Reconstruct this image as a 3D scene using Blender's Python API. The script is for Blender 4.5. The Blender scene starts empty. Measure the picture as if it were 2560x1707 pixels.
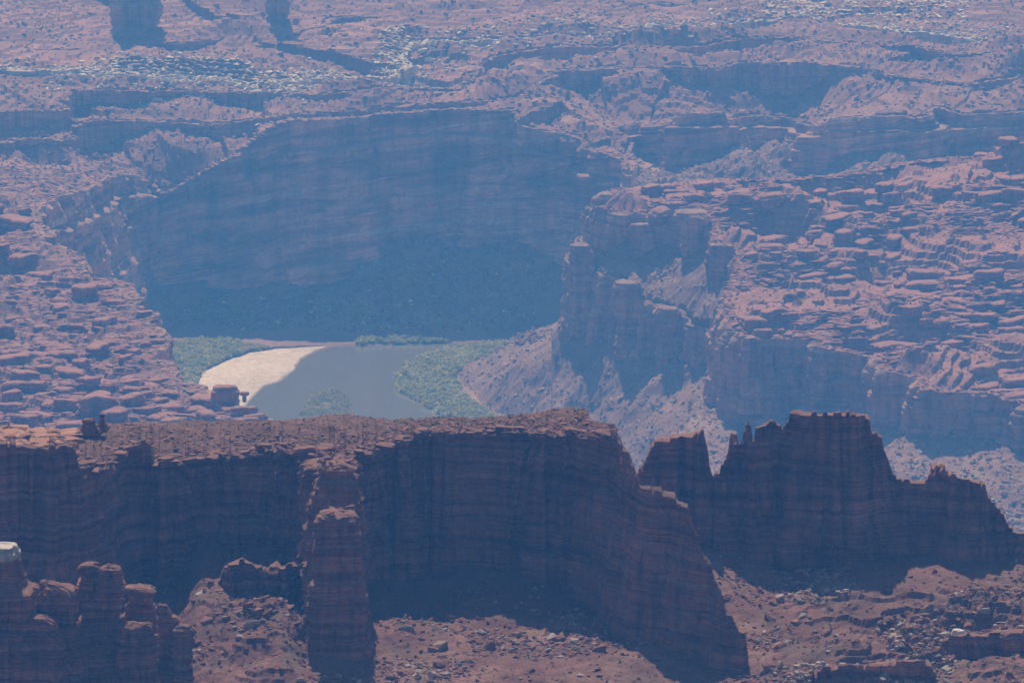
import bpy, bmesh, math, random
import numpy as np
from mathutils import kdtree, Vector, Euler

random.seed(7)
rng = np.random.default_rng(11)
R = math.radians
scene = bpy.context.scene
C = scene.collection

# ------------------------------------------------------------------ camera
CAM_Z, PITCH, FPX = 600.0, R(10.5), 10815.0          # focal length in pixels of a 2560 px wide frame
cam_d = bpy.data.cameras.new('camera')
cam_d.sensor_width = 36.0
cam_d.lens = FPX / 2560.0 * 36.0
cam_d.clip_start, cam_d.clip_end = 1.0, 20000.0
cam = bpy.data.objects.new('camera', cam_d)
cam.location = (0, 0, CAM_Z)
cam.rotation_euler = (R(90) - PITCH, 0, 0)
C.objects.link(cam)
scene.camera = cam

# ------------------------------------------------------------------ sky, sun, exposure
SUN_EL, SUN_AZ = R(47), R(-8)                        # azimuth from +Y, negative is to the left
world = bpy.data.worlds.new('World')
scene.world = world
world.use_nodes = True
wn = world.node_tree.nodes
bg = wn['Background']
sky = wn.new('ShaderNodeTexSky')
sky.sky_type = 'NISHITA'
sky.sun_disc = False
sky.sun_elevation = SUN_EL
sky.sun_rotation = SUN_AZ
sky.air_density, sky.dust_density = 1.0, 1.0
world.node_tree.links.new(sky.outputs[0], bg.inputs[0])
bg.inputs[1].default_value = 0.067
sun_d = bpy.data.lights.new('sun', 'SUN')
sun_d.energy = 4.2
sun_d.angle = R(0.5)
sun_d.color = (1.0, 0.95, 0.88)
sun = bpy.data.objects.new('sun', sun_d)
to_sun = Vector((math.sin(SUN_AZ) * math.cos(SUN_EL), math.cos(SUN_AZ) * math.cos(SUN_EL), math.sin(SUN_EL)))
sun.rotation_euler = to_sun.to_track_quat('Z', 'Y').to_euler()
sun.location = (0, 1500, 2000)
C.objects.link(sun)
vs = scene.view_settings
vs.view_transform, vs.look, vs.exposure, vs.gamma = 'Standard', 'None', 0.12, 1.0
vs.use_curve_mapping = False
HAZE_DENSITY, HAZE_COLOR = 0.00025, (0.105, 0.392, 1.0)
cy = scene.cycles
cy.use_denoising = True
try:
    cy.denoiser = 'OPENIMAGEDENOISE'
except Exception:
    pass
cy.max_bounces, cy.diffuse_bounces, cy.volume_bounces = 6, 3, 1
cy.transparent_max_bounces = 4
cy.use_adaptive_sampling = False

# ------------------------------------------------------------------ view geometry used to lay out the survey points
_c, _s = math.cos(PITCH), math.sin(PITCH)
def ray(px, py):
    a = (np.asarray(px, float) - 1280.0) / FPX
    b = -(np.asarray(py, float) - 853.5) / FPX
    return a, _c + b * _s, -_s + b * _c
def at_y(px, py, y):
    dx, dy, dz = ray(px, py)
    t = np.asarray(y, float) / dy
    return np.stack(np.broadcast_arrays(dx * t, dy * t, CAM_Z + dz * t), -1)
def at_z(px, py, z):
    dx, dy, dz = ray(px, py)
    t = (np.asarray(z, float) - CAM_Z) / dz
    return np.stack(np.broadcast_arrays(dx * t, dy * t, CAM_Z + dz * t), -1)
def to_px(P):
    x, y, z = P[..., 0], P[..., 1], P[..., 2] - CAM_Z
    f = y * _c - z * _s
    u = y * _s + z * _c
    return 1280 + FPX * x / f, 853.5 - FPX * u / f

# ------------------------------------------------------------------ noise
def _h(ix, iy, iz, seed):
    n = (ix.astype(np.int64) * 374761393 + iy.astype(np.int64) * 668265263 + iz.astype(np.int64) * 2147483647 + seed * 144665)
    n = (n ^ (n >> 13)) * 1274126177
    n = n ^ (n >> 16)
    return (n & 0xffff).astype(np.float32) / 32767.5 - 1.0
def noise(x, y=0.0, z=0.0, seed=0):
    x, y, z = np.broadcast_arrays(np.asarray(x, float), np.asarray(y, float), np.asarray(z, float))
    ix, iy, iz = np.floor(x), np.floor(y), np.floor(z)
    fx, fy, fz = (x - ix).astype(np.float32), (y - iy).astype(np.float32), (z - iz).astype(np.float32)
    fx, fy, fz = [f * f * f * (f * (f * 6 - 15) + 10) for f in (fx, fy, fz)]
    ix, iy, iz = ix.astype(np.int64), iy.astype(np.int64), iz.astype(np.int64)
    out = 0
    for dx in (0, 1):
        wx = fx if dx else 1 - fx
        for dy in (0, 1):
            wy = fy if dy else 1 - fy
            for dz in (0, 1):
                wz = fz if dz else 1 - fz
                out = out + wx * wy * wz * _h(ix + dx, iy + dy, iz + dz, seed)
    return out
def fbm(x, y=0.0, z=0.0, octs=4, seed=0, gain=0.5):
    a, f, tot, out = 1.0, 1.0, 0.0, 0
    for k in range(octs):
        out = out + a * noise(np.asarray(x) * f, np.asarray(y) * f, np.asarray(z) * f, seed + 17 * k)
        tot += a
        a *= gain
        f *= 2.03
    return out / tot * 1.6
def sstep(a, b, x):
    t = np.clip((np.asarray(x, float) - a) / (b - a), 0, 1)
    return t * t * (3 - 2 * t)
def terr(h, step, sharp):
    k = np.floor(h / step)
    f = h / step - k
    g = np.clip((f - 0.5) * sharp + 0.5, 0, 1)
    return step * (k + g * 0.88 + f * 0.12)
def strata(z, seed, scales):
    out = 0
    for k, (lam, amp) in enumerate(scales):
        out = out + amp * np.tanh(3.0 * noise(z / lam, 0, 0, seed + k))
    return out

def blocks(u, z, wu, wz, seed):
    """offsets of joint-bounded blocks: courses of differing columns"""
    u, z = np.broadcast_arrays(u, z)
    row = np.floor(z / wz + 0.35 * noise(u / (wu * 4), 0, 0, seed))
    one = np.zeros_like(row)
    col = np.floor(u / wu * (0.75 + 0.5 * np.abs(_h(row, one, one, seed + 1))) + 3.7 * _h(row, one, one + 1, seed + 2) + 0.3 * noise(u / wu, z / wz, 0, seed + 3))
    return _h(row, col, one, seed + 4)

# ------------------------------------------------------------------ materials
def new_mat(name):
    m = bpy.data.materials.new(name)
    m.use_nodes = True
    nt = m.node_tree
    nt.nodes.clear()
    out = nt.nodes.new('ShaderNodeOutputMaterial')
    p = nt.nodes.new('ShaderNodeBsdfPrincipled')
    p.inputs['Specular IOR Level'].default_value = 0.15
    p.inputs['Roughness'].default_value = 0.9
    nt.links.new(p.outputs[0], out.inputs[0])
    return m, nt, p
def nd(nt, typ, **kw):
    n = nt.nodes.new(typ)
    for k, v in kw.items():
        setattr(n, k, v)
    return n
def lk(nt, a, b):
    nt.links.new(a, b)
def noise_node(nt, vec, scale3, detail=5.0, rough=0.6, scale=1.0):
    mp = nd(nt, 'ShaderNodeMapping')
    mp.inputs['Scale'].default_value = scale3
    lk(nt, vec, mp.inputs['Vector'])
    n = nd(nt, 'ShaderNodeTexNoise')
    n.inputs['Scale'].default_value = scale
    n.inputs['Detail'].default_value = detail
    n.inputs['Roughness'].default_value = rough
    lk(nt, mp.outputs[0], n.inputs['Vector'])
    return n.outputs[0]
def ramp(nt, fac, stops):
    r = nd(nt, 'ShaderNodeValToRGB')
    el = r.color_ramp.elements
    while len(el) < len(stops):
        el.new(0.5)
    for e, (p, c) in zip(el, stops):
        e.position = p
        e.color = (*c, 1) if len(c) == 3 else c
    lk(nt, fac, r.inputs[0])
    return r.outputs[0]
def mix(nt, fac, a, b, mode='MIX'):
    m = nd(nt, 'ShaderNodeMix', data_type='RGBA', blend_type=mode)
    if isinstance(fac, float):
        m.inputs[0].default_value = fac
    else:
        lk(nt, fac, m.inputs[0])
    for s, v in ((m.inputs[6], a), (m.inputs[7], b)):
        if isinstance(v, tuple):
            s.default_value = (*v, 1)
        else:
            lk(nt, v, s)
    return m.outputs[2]
def g3(v):
    return (v, v, v)
def rock_material(name, cols, band=0.5, streak=0.5, patch=12.0, dust=None, bump=0.6, pale=None, grain=1.6, dip=0.0, thin_amt=0.6, patch_amt=0.8, fine=False):
    """stratified sandstone: bands by height, desert-varnish streaks, dust on level ledges"""
    m, nt, p = new_mat(name)
    geo = nd(nt, 'ShaderNodeNewGeometry')
    pos = geo.outputs['Position']
    if dip:
        sp_ = nd(nt, 'ShaderNodeSeparateXYZ')
        lk(nt, pos, sp_.inputs[0])
        ma = nd(nt, 'ShaderNodeMath', operation='MULTIPLY_ADD')
        lk(nt, sp_.outputs[0], ma.inputs[0])
        ma.inputs[1].default_value = dip
        lk(nt, sp_.outputs[2], ma.inputs[2])
        cb = nd(nt, 'ShaderNodeCombineXYZ')
        lk(nt, sp_.outputs[0], cb.inputs[0])
        lk(nt, sp_.outputs[1], cb.inputs[1])
        lk(nt, ma.outputs[0], cb.inputs[2])
        pos = cb.outputs[0]
    n1 = noise_node(nt, pos, (0.012, 0.012, band), 6, 0.65)
    col = ramp(nt, n1, [(0.30, cols[0]), (0.45, cols[1]), (0.55, cols[2]), (0.70, cols[1])])
    thin = noise_node(nt, pos, (0.03, 0.03, band * 3.1), 4, 0.6)
    dark = ramp(nt, thin, [(0.52, g3(1.0)), (0.62, g3(0.62)), (0.68, g3(1.0))])
    col = mix(nt, thin_amt, col, dark, 'MULTIPLY')
    if fine:
        t2 = noise_node(nt, pos, (0.05, 0.05, band * 7.5), 3, 0.6)
        bedf = ramp(nt, noise_node(nt, pos, (0.07, 0.07, 0.16), 4, 0.6), [(0.40, g3(0.05)), (0.62, g3(1.0))])
        col = mix(nt, bedf, col, ramp(nt, t2, [(0.36, g3(0.5)), (0.46, g3(1.0)), (0.60, g3(1.0)), (0.68, g3(1.6))]), 'MULTIPLY')
    if pale is not None:
        f = ramp(nt, noise_node(nt, pos, (0.004, 0.004, band * 2.0), 4, 0.5), [(0.60, g3(0.0)), (0.66, g3(1.0))])
        col = mix(nt, f, col, pale)
    st = noise_node(nt, pos, (streak, streak, streak * 0.05), 5, 0.6)
    col = mix(nt, 0.75, col, ramp(nt, st, [(0.36, g3(0.42)), (0.55, g3(1.0))]), 'MULTIPLY')
    pt = noise_node(nt, pos, g3(1.0 / patch), 6, 0.65)
    col = mix(nt, patch_amt, col, ramp(nt, pt, [(0.3, g3(0.55)), (0.5, g3(1.0)), (0.7, g3(1.45))]), 'MULTIPLY')
    gr = noise_node(nt, pos, g3(grain), 4, 0.7)
    col = mix(nt, 0.8, col, ramp(nt, gr, [(0.3, g3(0.68)), (0.7, g3(1.3))]), 'MULTIPLY')
    if dust is not None:
        sx = nd(nt, 'ShaderNodeSeparateXYZ')
        lk(nt, geo.outputs['True Normal'], sx.inputs[0])
        f = ramp(nt, sx.outputs[2], [(0.55, g3(0.0)), (0.85, g3(0.8))])
        col = mix(nt, f, col, mix(nt, 0.8, dust, ramp(nt, gr, [(0.3, g3(0.7)), (0.7, g3(1.25))]), 'MULTIPLY'))
    lk(nt, col, p.inputs['Base Color'])
    b = nd(nt, 'ShaderNodeBump')
    b.inputs['Strength'].default_value = bump
    b.inputs['Distance'].default_value = 0.6
    bn = noise_node(nt, pos, (grain * 0.5, grain * 0.5, grain * 1.1), 6, 0.7)
    lk(nt, bn, b.inputs['Height'])
    lk(nt, b.outputs[0], p.inputs['Normal'])
    return m
def soil_material(name, c1, c2, c3, s1=0.05, s2=0.9, speck=None, bump=0.5, tints=()):
    m, nt, p = new_mat(name)
    pos = nd(nt, 'ShaderNodeNewGeometry').outputs['Position']
    a = noise_node(nt, pos, (s1 * 0.6, s1 * 0.35, s1 * 4), 7, 0.65)
    col = ramp(nt, a, [(0.33, c1), (0.5, c2), (0.66, c3)])
    for q_, (tc, ts) in enumerate(tints):
        f = ramp(nt, noise_node(nt, pos, (ts, ts * 0.6, ts + 0.13 * q_), 5, 0.6), [(0.5, g3(0.0)), (0.62, g3(0.8))])
        col = mix(nt, f, col, tc)
    g = noise_node(nt, pos, g3(s2), 6, 0.75)
    col = mix(nt, 0.9, col, ramp(nt, g, [(0.3, g3(0.6)), (0.5, g3(1.0)), (0.7, g3(1.35))]), 'MULTIPLY')
    if speck is not None:
        vo = nd(nt, 'ShaderNodeTexVoronoi')
        vo.inputs['Scale'].default_value = speck[1]
        lk(nt, pos, vo.inputs['Vector'])
        f = ramp(nt, vo.outputs['Distance'], [(0.16, g3(1.0)), (0.26, g3(0.0))])
        k = ramp(nt, noise_node(nt, pos, g3(speck[1] * 0.12), 3, 0.5), [(0.45, g3(0.0)), (0.6, g3(1.0))])
        f = mix(nt, 1.0, f, k, 'MULTIPLY')
        col = mix(nt, f, col, speck[0])
    lk(nt, col, p.inputs['Base Color'])
    b = nd(nt, 'ShaderNodeBump')
    b.inputs['Strength'].default_value = bump
    b.inputs['Distance'].default_value = 0.5
    lk(nt, g, b.inputs['Height'])
    lk(nt, b.outputs[0], p.inputs['Normal'])
    return m
def boulder_material(name, c1, c2, grain=1.2):
    m, nt, p = new_mat(name)
    pos = nd(nt, 'ShaderNodeNewGeometry').outputs['Position']
    oi = nd(nt, 'ShaderNodeObjectInfo')
    col = ramp(nt, oi.outputs['Random'], [(0.0, c1), (1.0, c2)])
    g = noise_node(nt, pos, (grain, grain, grain * 2.5), 6, 0.7)
    col = mix(nt, 0.9, col, ramp(nt, g, [(0.3, g3(0.6)), (0.5, g3(1.0)), (0.7, g3(1.3))]), 'MULTIPLY')
    lk(nt, col, p.inputs['Base Color'])
    b = nd(nt, 'ShaderNodeBump')
    b.inputs['Strength'].default_value = 0.5
    b.inputs['Distance'].default_value = 0.4
    lk(nt, g, b.inputs['Height'])
    lk(nt, b.outputs[0], p.inputs['Normal'])
    return m
def leaf_material(name, c1, c2):
    m, nt, p = new_mat(name)
    pos = nd(nt, 'ShaderNodeNewGeometry').outputs['Position']
    oi = nd(nt, 'ShaderNodeObjectInfo')
    n = noise_node(nt, pos, g3(0.05), 4, 0.6)
    add = nd(nt, 'ShaderNodeMath', operation='ADD')
    mul = nd(nt, 'ShaderNodeMath', operation='MULTIPLY')
    mul.inputs[1].default_value = 0.5
    lk(nt, oi.outputs['Random'], mul.inputs[0])
    lk(nt, mul.outputs[0], add.inputs[0])
    lk(nt, n, add.inputs[1])
    col = ramp(nt, add.outputs[0], [(0.45, c1), (1.0, c2)])
    lk(nt, col, p.inputs['Base Color'])
    tr = nd(nt, 'ShaderNodeBsdfTranslucent')
    lk(nt, col, tr.inputs[0])
    ms = nd(nt, 'ShaderNodeMixShader')
    ms.inputs[0].default_value = 0.45
    lk(nt, p.outputs[0], ms.inputs[1])
    lk(nt, tr.outputs[0], ms.inputs[2])
    lk(nt, ms.outputs[0], next(n for n in nt.nodes if n.type == 'OUTPUT_MATERIAL').inputs[0])
    return m

RED = [(0.12, 0.043, 0.03), (0.25, 0.09, 0.058), (0.40, 0.165, 0.11)]
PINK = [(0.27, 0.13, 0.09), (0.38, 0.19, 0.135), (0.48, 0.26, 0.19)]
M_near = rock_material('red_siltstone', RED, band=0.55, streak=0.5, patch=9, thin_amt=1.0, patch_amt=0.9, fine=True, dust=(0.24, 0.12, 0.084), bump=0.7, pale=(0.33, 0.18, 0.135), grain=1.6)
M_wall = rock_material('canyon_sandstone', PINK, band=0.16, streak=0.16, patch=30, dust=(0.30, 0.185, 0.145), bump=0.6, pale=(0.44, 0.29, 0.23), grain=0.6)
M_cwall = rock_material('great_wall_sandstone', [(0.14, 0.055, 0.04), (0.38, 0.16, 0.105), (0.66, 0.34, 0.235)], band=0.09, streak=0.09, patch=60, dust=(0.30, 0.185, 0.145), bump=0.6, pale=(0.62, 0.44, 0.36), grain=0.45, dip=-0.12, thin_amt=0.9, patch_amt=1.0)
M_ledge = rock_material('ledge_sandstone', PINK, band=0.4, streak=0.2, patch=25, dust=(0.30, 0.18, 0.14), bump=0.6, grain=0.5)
M_white = rock_material('white_caprock', [(0.42, 0.33, 0.27), (0.56, 0.46, 0.39), (0.62, 0.52, 0.45)], band=0.5, streak=0.3, patch=20, dust=(0.60, 0.50, 0.43), bump=0.6, grain=0.6)
M_bench = rock_material('bench_sandstone', [(0.23, 0.097, 0.07), (0.31, 0.135, 0.10), (0.39, 0.18, 0.135)], band=0.5, streak=0.3, patch=14, dust=(0.35, 0.165, 0.127), bump=0.6, grain=1.0)
M_benchsoil = soil_material('bench_soil', (0.36, 0.20, 0.15), (0.46, 0.27, 0.20), (0.54, 0.32, 0.24), s1=0.05, s2=0.5, speck=((0.12, 0.14, 0.09), 0.22))
M_plateau = soil_material('plateau_soil', (0.19, 0.092, 0.073), (0.27, 0.132, 0.105), (0.37, 0.20, 0.16), s1=0.02, s2=0.3, speck=((0.14, 0.14, 0.10), 0.13))
M_talus = soil_material('canyon_talus', (0.18, 0.10, 0.08), (0.245, 0.14, 0.112), (0.31, 0.19, 0.152), s1=0.03, s2=0.5, speck=((0.15, 0.16, 0.11), 0.14), bump=0.8)
M_ground = soil_material('red_ground', (0.12, 0.053, 0.04), (0.18, 0.080, 0.059), (0.27, 0.130, 0.096), s1=0.1, s2=1.3, speck=((0.12, 0.12, 0.075), 0.55), bump=0.7, tints=(((0.28, 0.155, 0.11), 0.06), ((0.165, 0.10, 0.068), 0.09)))
M_top = soil_material('wall_top_soil', (0.11, 0.056, 0.044), (0.155, 0.079, 0.06), (0.20, 0.105, 0.08), s1=0.12, s2=1.6, speck=((0.13, 0.13, 0.08), 0.6), bump=0.7)
M_sand = soil_material('pale_sand', (0.44, 0.37, 0.345), (0.55, 0.47, 0.44), (0.62, 0.54, 0.51), s1=0.03, s2=0.25, bump=0.15)
_nt = M_sand.node_tree
_p = next(n for n in _nt.nodes if n.type == 'BSDF_PRINCIPLED')
_src = _p.inputs['Base Color'].links[0].from_socket
_sp = nd(_nt, 'ShaderNodeSeparateXYZ')
lk(_nt, nd(_nt, 'ShaderNodeNewGeometry').outputs['Position'], _sp.inputs[0])
_wet = ramp(_nt, _sp.outputs[2], [(0.45, g3(0.45)), (0.95, g3(1.0))])      # damp sand at the waterline
lk(_nt, mix(_nt, 1.0, _src, _wet, 'MULTIPLY'), _p.inputs['Base Color'])
M_bred = boulder_material('red_boulder', (0.17, 0.074, 0.054), (0.29, 0.135, 0.10), 1.4)
M_bpink = boulder_material('pink_boulder', (0.28, 0.15, 0.115), (0.42, 0.25, 0.195), 0.7)
M_bwhite = boulder_material('white_boulder', (0.55, 0.46, 0.39), (0.74, 0.65, 0.57), 0.6)
M_bgrey = boulder_material('grey_boulder', (0.27, 0.195, 0.16), (0.42, 0.33, 0.28), 0.6)
M_knobnear = boulder_material('orange_knob', (0.38, 0.185, 0.12), (0.40, 0.20, 0.13), 1.5)
M_green = leaf_material('tamarisk_leaves', (0.29, 0.31, 0.08), (0.54, 0.52, 0.19))
M_dry = leaf_material('dry_brush', (0.32, 0.26, 0.17), (0.42, 0.34, 0.23))
M_scrub = leaf_material('scrub_leaves', (0.12, 0.13, 0.075), (0.22, 0.21, 0.13))
mw, nt, p = new_mat('river_water')
p.inputs['Base Color'].default_value = (0.17, 0.155, 0.115, 1)
p.inputs['Roughness'].default_value = 0.10
p.inputs['Specular IOR Level'].default_value = 0.5
_b = nd(nt, 'ShaderNodeBump')
_b.inputs['Strength'].default_value = 0.12
_b.inputs['Distance'].default_value = 0.3
lk(nt, noise_node(nt, nd(nt, 'ShaderNodeNewGeometry').outputs['Position'], (0.12, 0.35, 0.3), 4, 0.6), _b.inputs['Height'])
lk(nt, _b.outputs[0], p.inputs['Normal'])
M_water = mw

# ------------------------------------------------------------------ object helpers
def tag(o, label=None, cat=None, group=None, kind=None):
    for k, v in (('label', label), ('category', cat), ('group', group), ('kind', kind)):
        if v:
            o[k] = v
    return o
def mesh_np(name, V, F, mat, parent=None, smooth=False):
    """V (n,3), F (m,4) quads"""
    me = bpy.data.meshes.new(name)
    V = np.ascontiguousarray(V, np.float32)
    F = np.ascontiguousarray(F, np.int32)
    k = F.shape[1]
    me.vertices.add(len(V))
    me.vertices.foreach_set('co', V.ravel())
    me.loops.add(F.size)
    me.loops.foreach_set('vertex_index', F.ravel())
    me.polygons.add(len(F))
    me.polygons.foreach_set('loop_start', np.arange(0, F.size, k, dtype=np.int32))
    me.polygons.foreach_set('loop_total', np.full(len(F), k, np.int32))
    me.polygons.foreach_set('use_smooth', np.full(len(F), smooth))
    me.update(calc_edges=True)
    if mat:
        me.materials.append(mat)
    o = bpy.data.objects.new(name, me)
    C.objects.link(o)
    if parent:
        o.parent = parent
    return o
def grid_faces(r, c, keep=None, flip=False):
    i = np.arange(r - 1)[:, None] * c + np.arange(c - 1)[None, :]
    F = np.stack([i, i + 1, i + c + 1, i + c], -1)
    if flip:
        F = F[..., ::-1]
    if keep is not None:
        k = keep[:-1, :-1] & keep[1:, :-1] & keep[:-1, 1:] & keep[1:, 1:]
        F = F[k]
    return F.reshape(-1, 4)
def grid_obj(name, P, mat, keep=None, parent=None, flip=False, smooth=False):
    r, c = P.shape[:2]
    F = grid_faces(r, c, keep, flip)
    V = P.reshape(-1, 3)
    used = np.zeros(len(V), bool)
    used[F.ravel()] = True
    idx = np.cumsum(used) - 1
    return mesh_np(name, V[used], idx[F], mat, parent, smooth)

# ------------------------------------------------------------------ contours (rim lines surveyed as plan curves)
class Contour:
    def __init__(self, pts, spacing, amps, seed, close=None):
        """pts: (px, py, D) or (px, py, None, z)"""
        P = []
        for q in pts:
            P.append(at_y(q[0], q[1], q[2]) if q[2] is not None else at_z(q[0], q[1], q[3]))
        P = np.array(P)
        L = np.r_[0, np.cumsum(np.linalg.norm(np.diff(P[:, :2], axis=0), axis=1))]
        n = int(L[-1] / spacing) + 1
        u = np.linspace(0, L[-1], n)
        Q = np.stack([np.interp(u, L, P[:, k]) for k in range(3)], 1)
        def sm(A, w):
            if w < 2:
                return A
            k = np.hanning(w + 2)[1:-1]
            k /= k.sum()
            pad = np.concatenate([np.repeat(A[:1], w, 0), A, np.repeat(A[-1:], w, 0)])
            return np.stack([np.convolve(pad[:, j], k, 'same') for j in range(A.shape[1])], 1)[w:-w]
        Q = sm(Q, max(2, int(8 / spacing)))
        T = np.gradient(sm(Q, max(2, int(14 / spacing))), axis=0)[:, :2]
        T /= np.linalg.norm(T, axis=1)[:, None] + 1e-9
        N = np.stack([T[:, 1], -T[:, 0]], 1)
        d = 0
        for k, (lam, a) in enumerate(amps):
            nn = noise(Q[:, 0] / lam, Q[:, 1] / lam, 0, seed + 31 * k)
            if k == len(amps) - 1:
                nn = np.tanh(2.5 * nn)
            d = d + a * nn
        Q[:, :2] += N * d[:, None] if np.ndim(d) else 0
        T = np.gradient(sm(Q, max(2, int(9 / spacing))), axis=0)[:, :2]
        T /= np.linalg.norm(T, axis=1)[:, None] + 1e-9
        self.Q, self.N, self.u = Q, np.stack([T[:, 1], -T[:, 0]], 1), u
        self.z = Q[:, 2]
        self.region = None if close is None else np.concatenate([Q[::3, :2], Q[-1:, :2], np.array(close, float)])
        self.kd = kdtree.KDTree(n)
        for i, q in enumerate(Q):
            self.kd.insert((q[0], q[1], 0), i)
        self.kd.balance()
    def query(self, X, Y):
        """signed distance (positive on the high side) and index of the nearest rim point"""
        f = self.kd.find
        sh = X.shape
        res = [f((a, b, 0.0)) for a, b in zip(X.ravel().tolist(), Y.ravel().tolist())]
        idx = np.array([r[1] for r in res])
        dist = np.array([r[2] for r in res])
        dx, dy = X.ravel() - self.Q[idx, 0], Y.ravel() - self.Q[idx, 1]
        sgn = -(dx * self.N[idx, 0] + dy * self.N[idx, 1])
        if self.region is not None:
            far_ = np.nonzero(dist > 5.0)[0]
            x, y = X.ravel()[far_], Y.ravel()[far_]
            ins = np.zeros(len(far_), bool)
            pl = self.region
            for (ax, ay), (bx, by) in zip(pl, np.roll(pl, -1, 0)):
                if ay == by:
                    continue
                k = np.nonzero((y < max(ay, by)) & (y >= min(ay, by)))[0]
                if len(k):
                    ins[k] ^= x[k] < (bx - ax) * (y[k] - ay) / (by - ay) + ax
            sgn[far_] = np.where(ins, 1.0, -1.0)
        return (np.sign(sgn) * dist).reshape(sh), idx.reshape(sh)

def sweep_wall(name, ct, foot, rows, mat, batter=0.12, rough=1.0, strat=((9, 0.5), (3.5, 0.4), (1.4, 0.25)), seed=0, inset=9.0, top=0.3, lam=14.0, sl=slice(None), crack=1.0, steps=None, big=None, cap_mat=None, blk=1.0, dip=0.0):
    Q, N = ct.Q[sl], ct.N[sl]
    foot = np.broadcast_to(foot, ct.z.shape)[sl]
    n = len(Q)
    z1 = Q[:, 2]
    v = np.linspace(0, 1, rows)
    H = (z1 - foot)[None, :]
    z = z1[None, :] - v[:, None] * H
    off = batter * (v[:, None] * H)
    if steps is not None:
        off = off + steps(v)[:, None] * np.ones((1, n))
    bx = Q[None, :, 0] + N[None, :, 0] * off
    by = Q[None, :, 1] + N[None, :, 1] * off
    zz = z + 1.5 * noise(bx / 90, by / 90, 0, seed + 3) + dip * bx
    d = rough * (1.3 * fbm(bx / lam, by / lam, z / (lam * 1.6), 4, seed, 0.55))
    d = d + strata(zz, seed + 50, strat)
    uu = ct.u[sl][None, :]
    d = d + blk * (0.8 * blocks(uu, zz, 9.0, 11.0, seed + 11) + 0.45 * blocks(uu, zz, 4.0, 5.0, seed + 12))
    if big is not None:
        bl, ba = big
        g = fbm(bx / bl, by / bl, z / (bl * 3.5), 3, seed + 70)
        d = d + ba * (np.tanh(2.2 * g) + 0.25)
    for cl, cd in ((7.0, 0.9), (19.0, 1.5)):
        c = np.abs(noise(bx / cl, by / cl, z / (cl * 7), seed + 90 + int(cl)))
        d = d - crack * cd * (1 - sstep(0.0, 0.10, c))
    fade = sstep(0.0, 0.05, v)[:, None]
    d = d * (0.35 + 0.65 * fade)
    d = np.maximum(d, -0.4 - off)
    P = np.stack([bx + N[None, :, 0] * d, by + N[None, :, 1] * d, z], -1)
    cap = []
    for s, dz in ((inset, -0.8), (inset * 0.55, 0.05), (inset * 0.2, 0.0), (0.3, 0.0)):
        s = s * (0.75 + 0.25 * noise(Q[:, 0] / 5, Q[:, 1] / 5, 0, seed + 6))
        x, y = Q[:, 0] - N[:, 0] * s, Q[:, 1] - N[:, 1] * s
        cap.append(np.stack([x, y, z1 + dz + top * (0.6 + 1.3 * np.tanh(2.5 * noise(x / 3.5, y / 3.5, 0, seed + 5)) + 0.9 * noise(x / 1.2, y / 1.2, 0, seed + 7))], -1))
    P = np.concatenate([np.array(cap), P], 0)
    o = grid_obj(name, P, mat, flip=True)
    if cap_mat:
        o.data.materials.append(cap_mat)
        mi = np.zeros(len(o.data.polygons), np.int32)
        mi[:3 * (n - 1)] = 1
        o.data.polygons.foreach_set('material_index', mi)
    return o, P

COL_PX = np.arange(-130, 2692, 3.0)
AZ = (COL_PX - 1280) / FPX / _c                     # x / y for far level ground (close to exact)
def fan_grid(y0, y1, drop, cell, px0=-130, px1=2690, colstep=3.0):
    rows = [y0]
    while rows[-1] < y1:
        rows.append(rows[-1] + cell * rows[-1] ** 2 / (drop * FPX))
    Y = np.array(rows)
    a = (np.arange(px0, px1 + 1, colstep) - 1280) / FPX * 1.012
    return a[None, :] * Y[:, None], np.repeat(Y[:, None], len(a), 1)

Z = 152
C0 = Contour([(800, 1230, None, Z), (655, 1052, None, Z), (600, 1010, None, Z), (505, 985, None, Z), (435, 930, None, Z), (418, 880, None, Z),
              (402, 800, None, Z), (345, 738, None, Z), (245, 692, None, Z), (168, 622, None, Z), (108, 600, None, Z), (102, 512, 2965),
              (165, 482, 3050), (240, 472, 3150), (272, 444, 3240), (325, 436, 3300), (378, 446, 3325), (396, 490, 3325),
              (440, 472, 3335), (500, 442, 3340), (560, 405, 3345), (610, 382, 3350), (640, 345, 3358),
              (690, 318, 3362), (720, 302, 3368), (870, 298, 3370), (1000, 285, 3375), (1080, 278, 3376), (1280, 276, 3376), (1300, 315, 3360),
              (1440, 342, 3345), (1462, 372, 3330), (1530, 388, 3310), (1578, 442, 3280), (1596, 436, 3325), (1576, 385, 3380), (1555, 345, 3405),
              (1550, 318, 3425), (1680, 304, 3430), (1700, 285, 3405), (1815, 285, 3405), (1832, 300, 3450), (1900, 292, 3480), (1990, 300, 3480),
              (2012, 318, 3430), (2040, 315, 3392), (2070, 300, 3385), (2250, 290, 3390), (2300, 300, 3380), (2345, 268, 3410), (2400, 288, 3400),
              (2560, 282, 3400), (2900, 275, 3400)], 1.5, ((70, 4.0), (24, 5.0), (9, 2.6)), 1, close=[(3000, 3400), (3000, 9000), (-3000, 9000), (-3000, 1500), (-100, 1500)])
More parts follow.
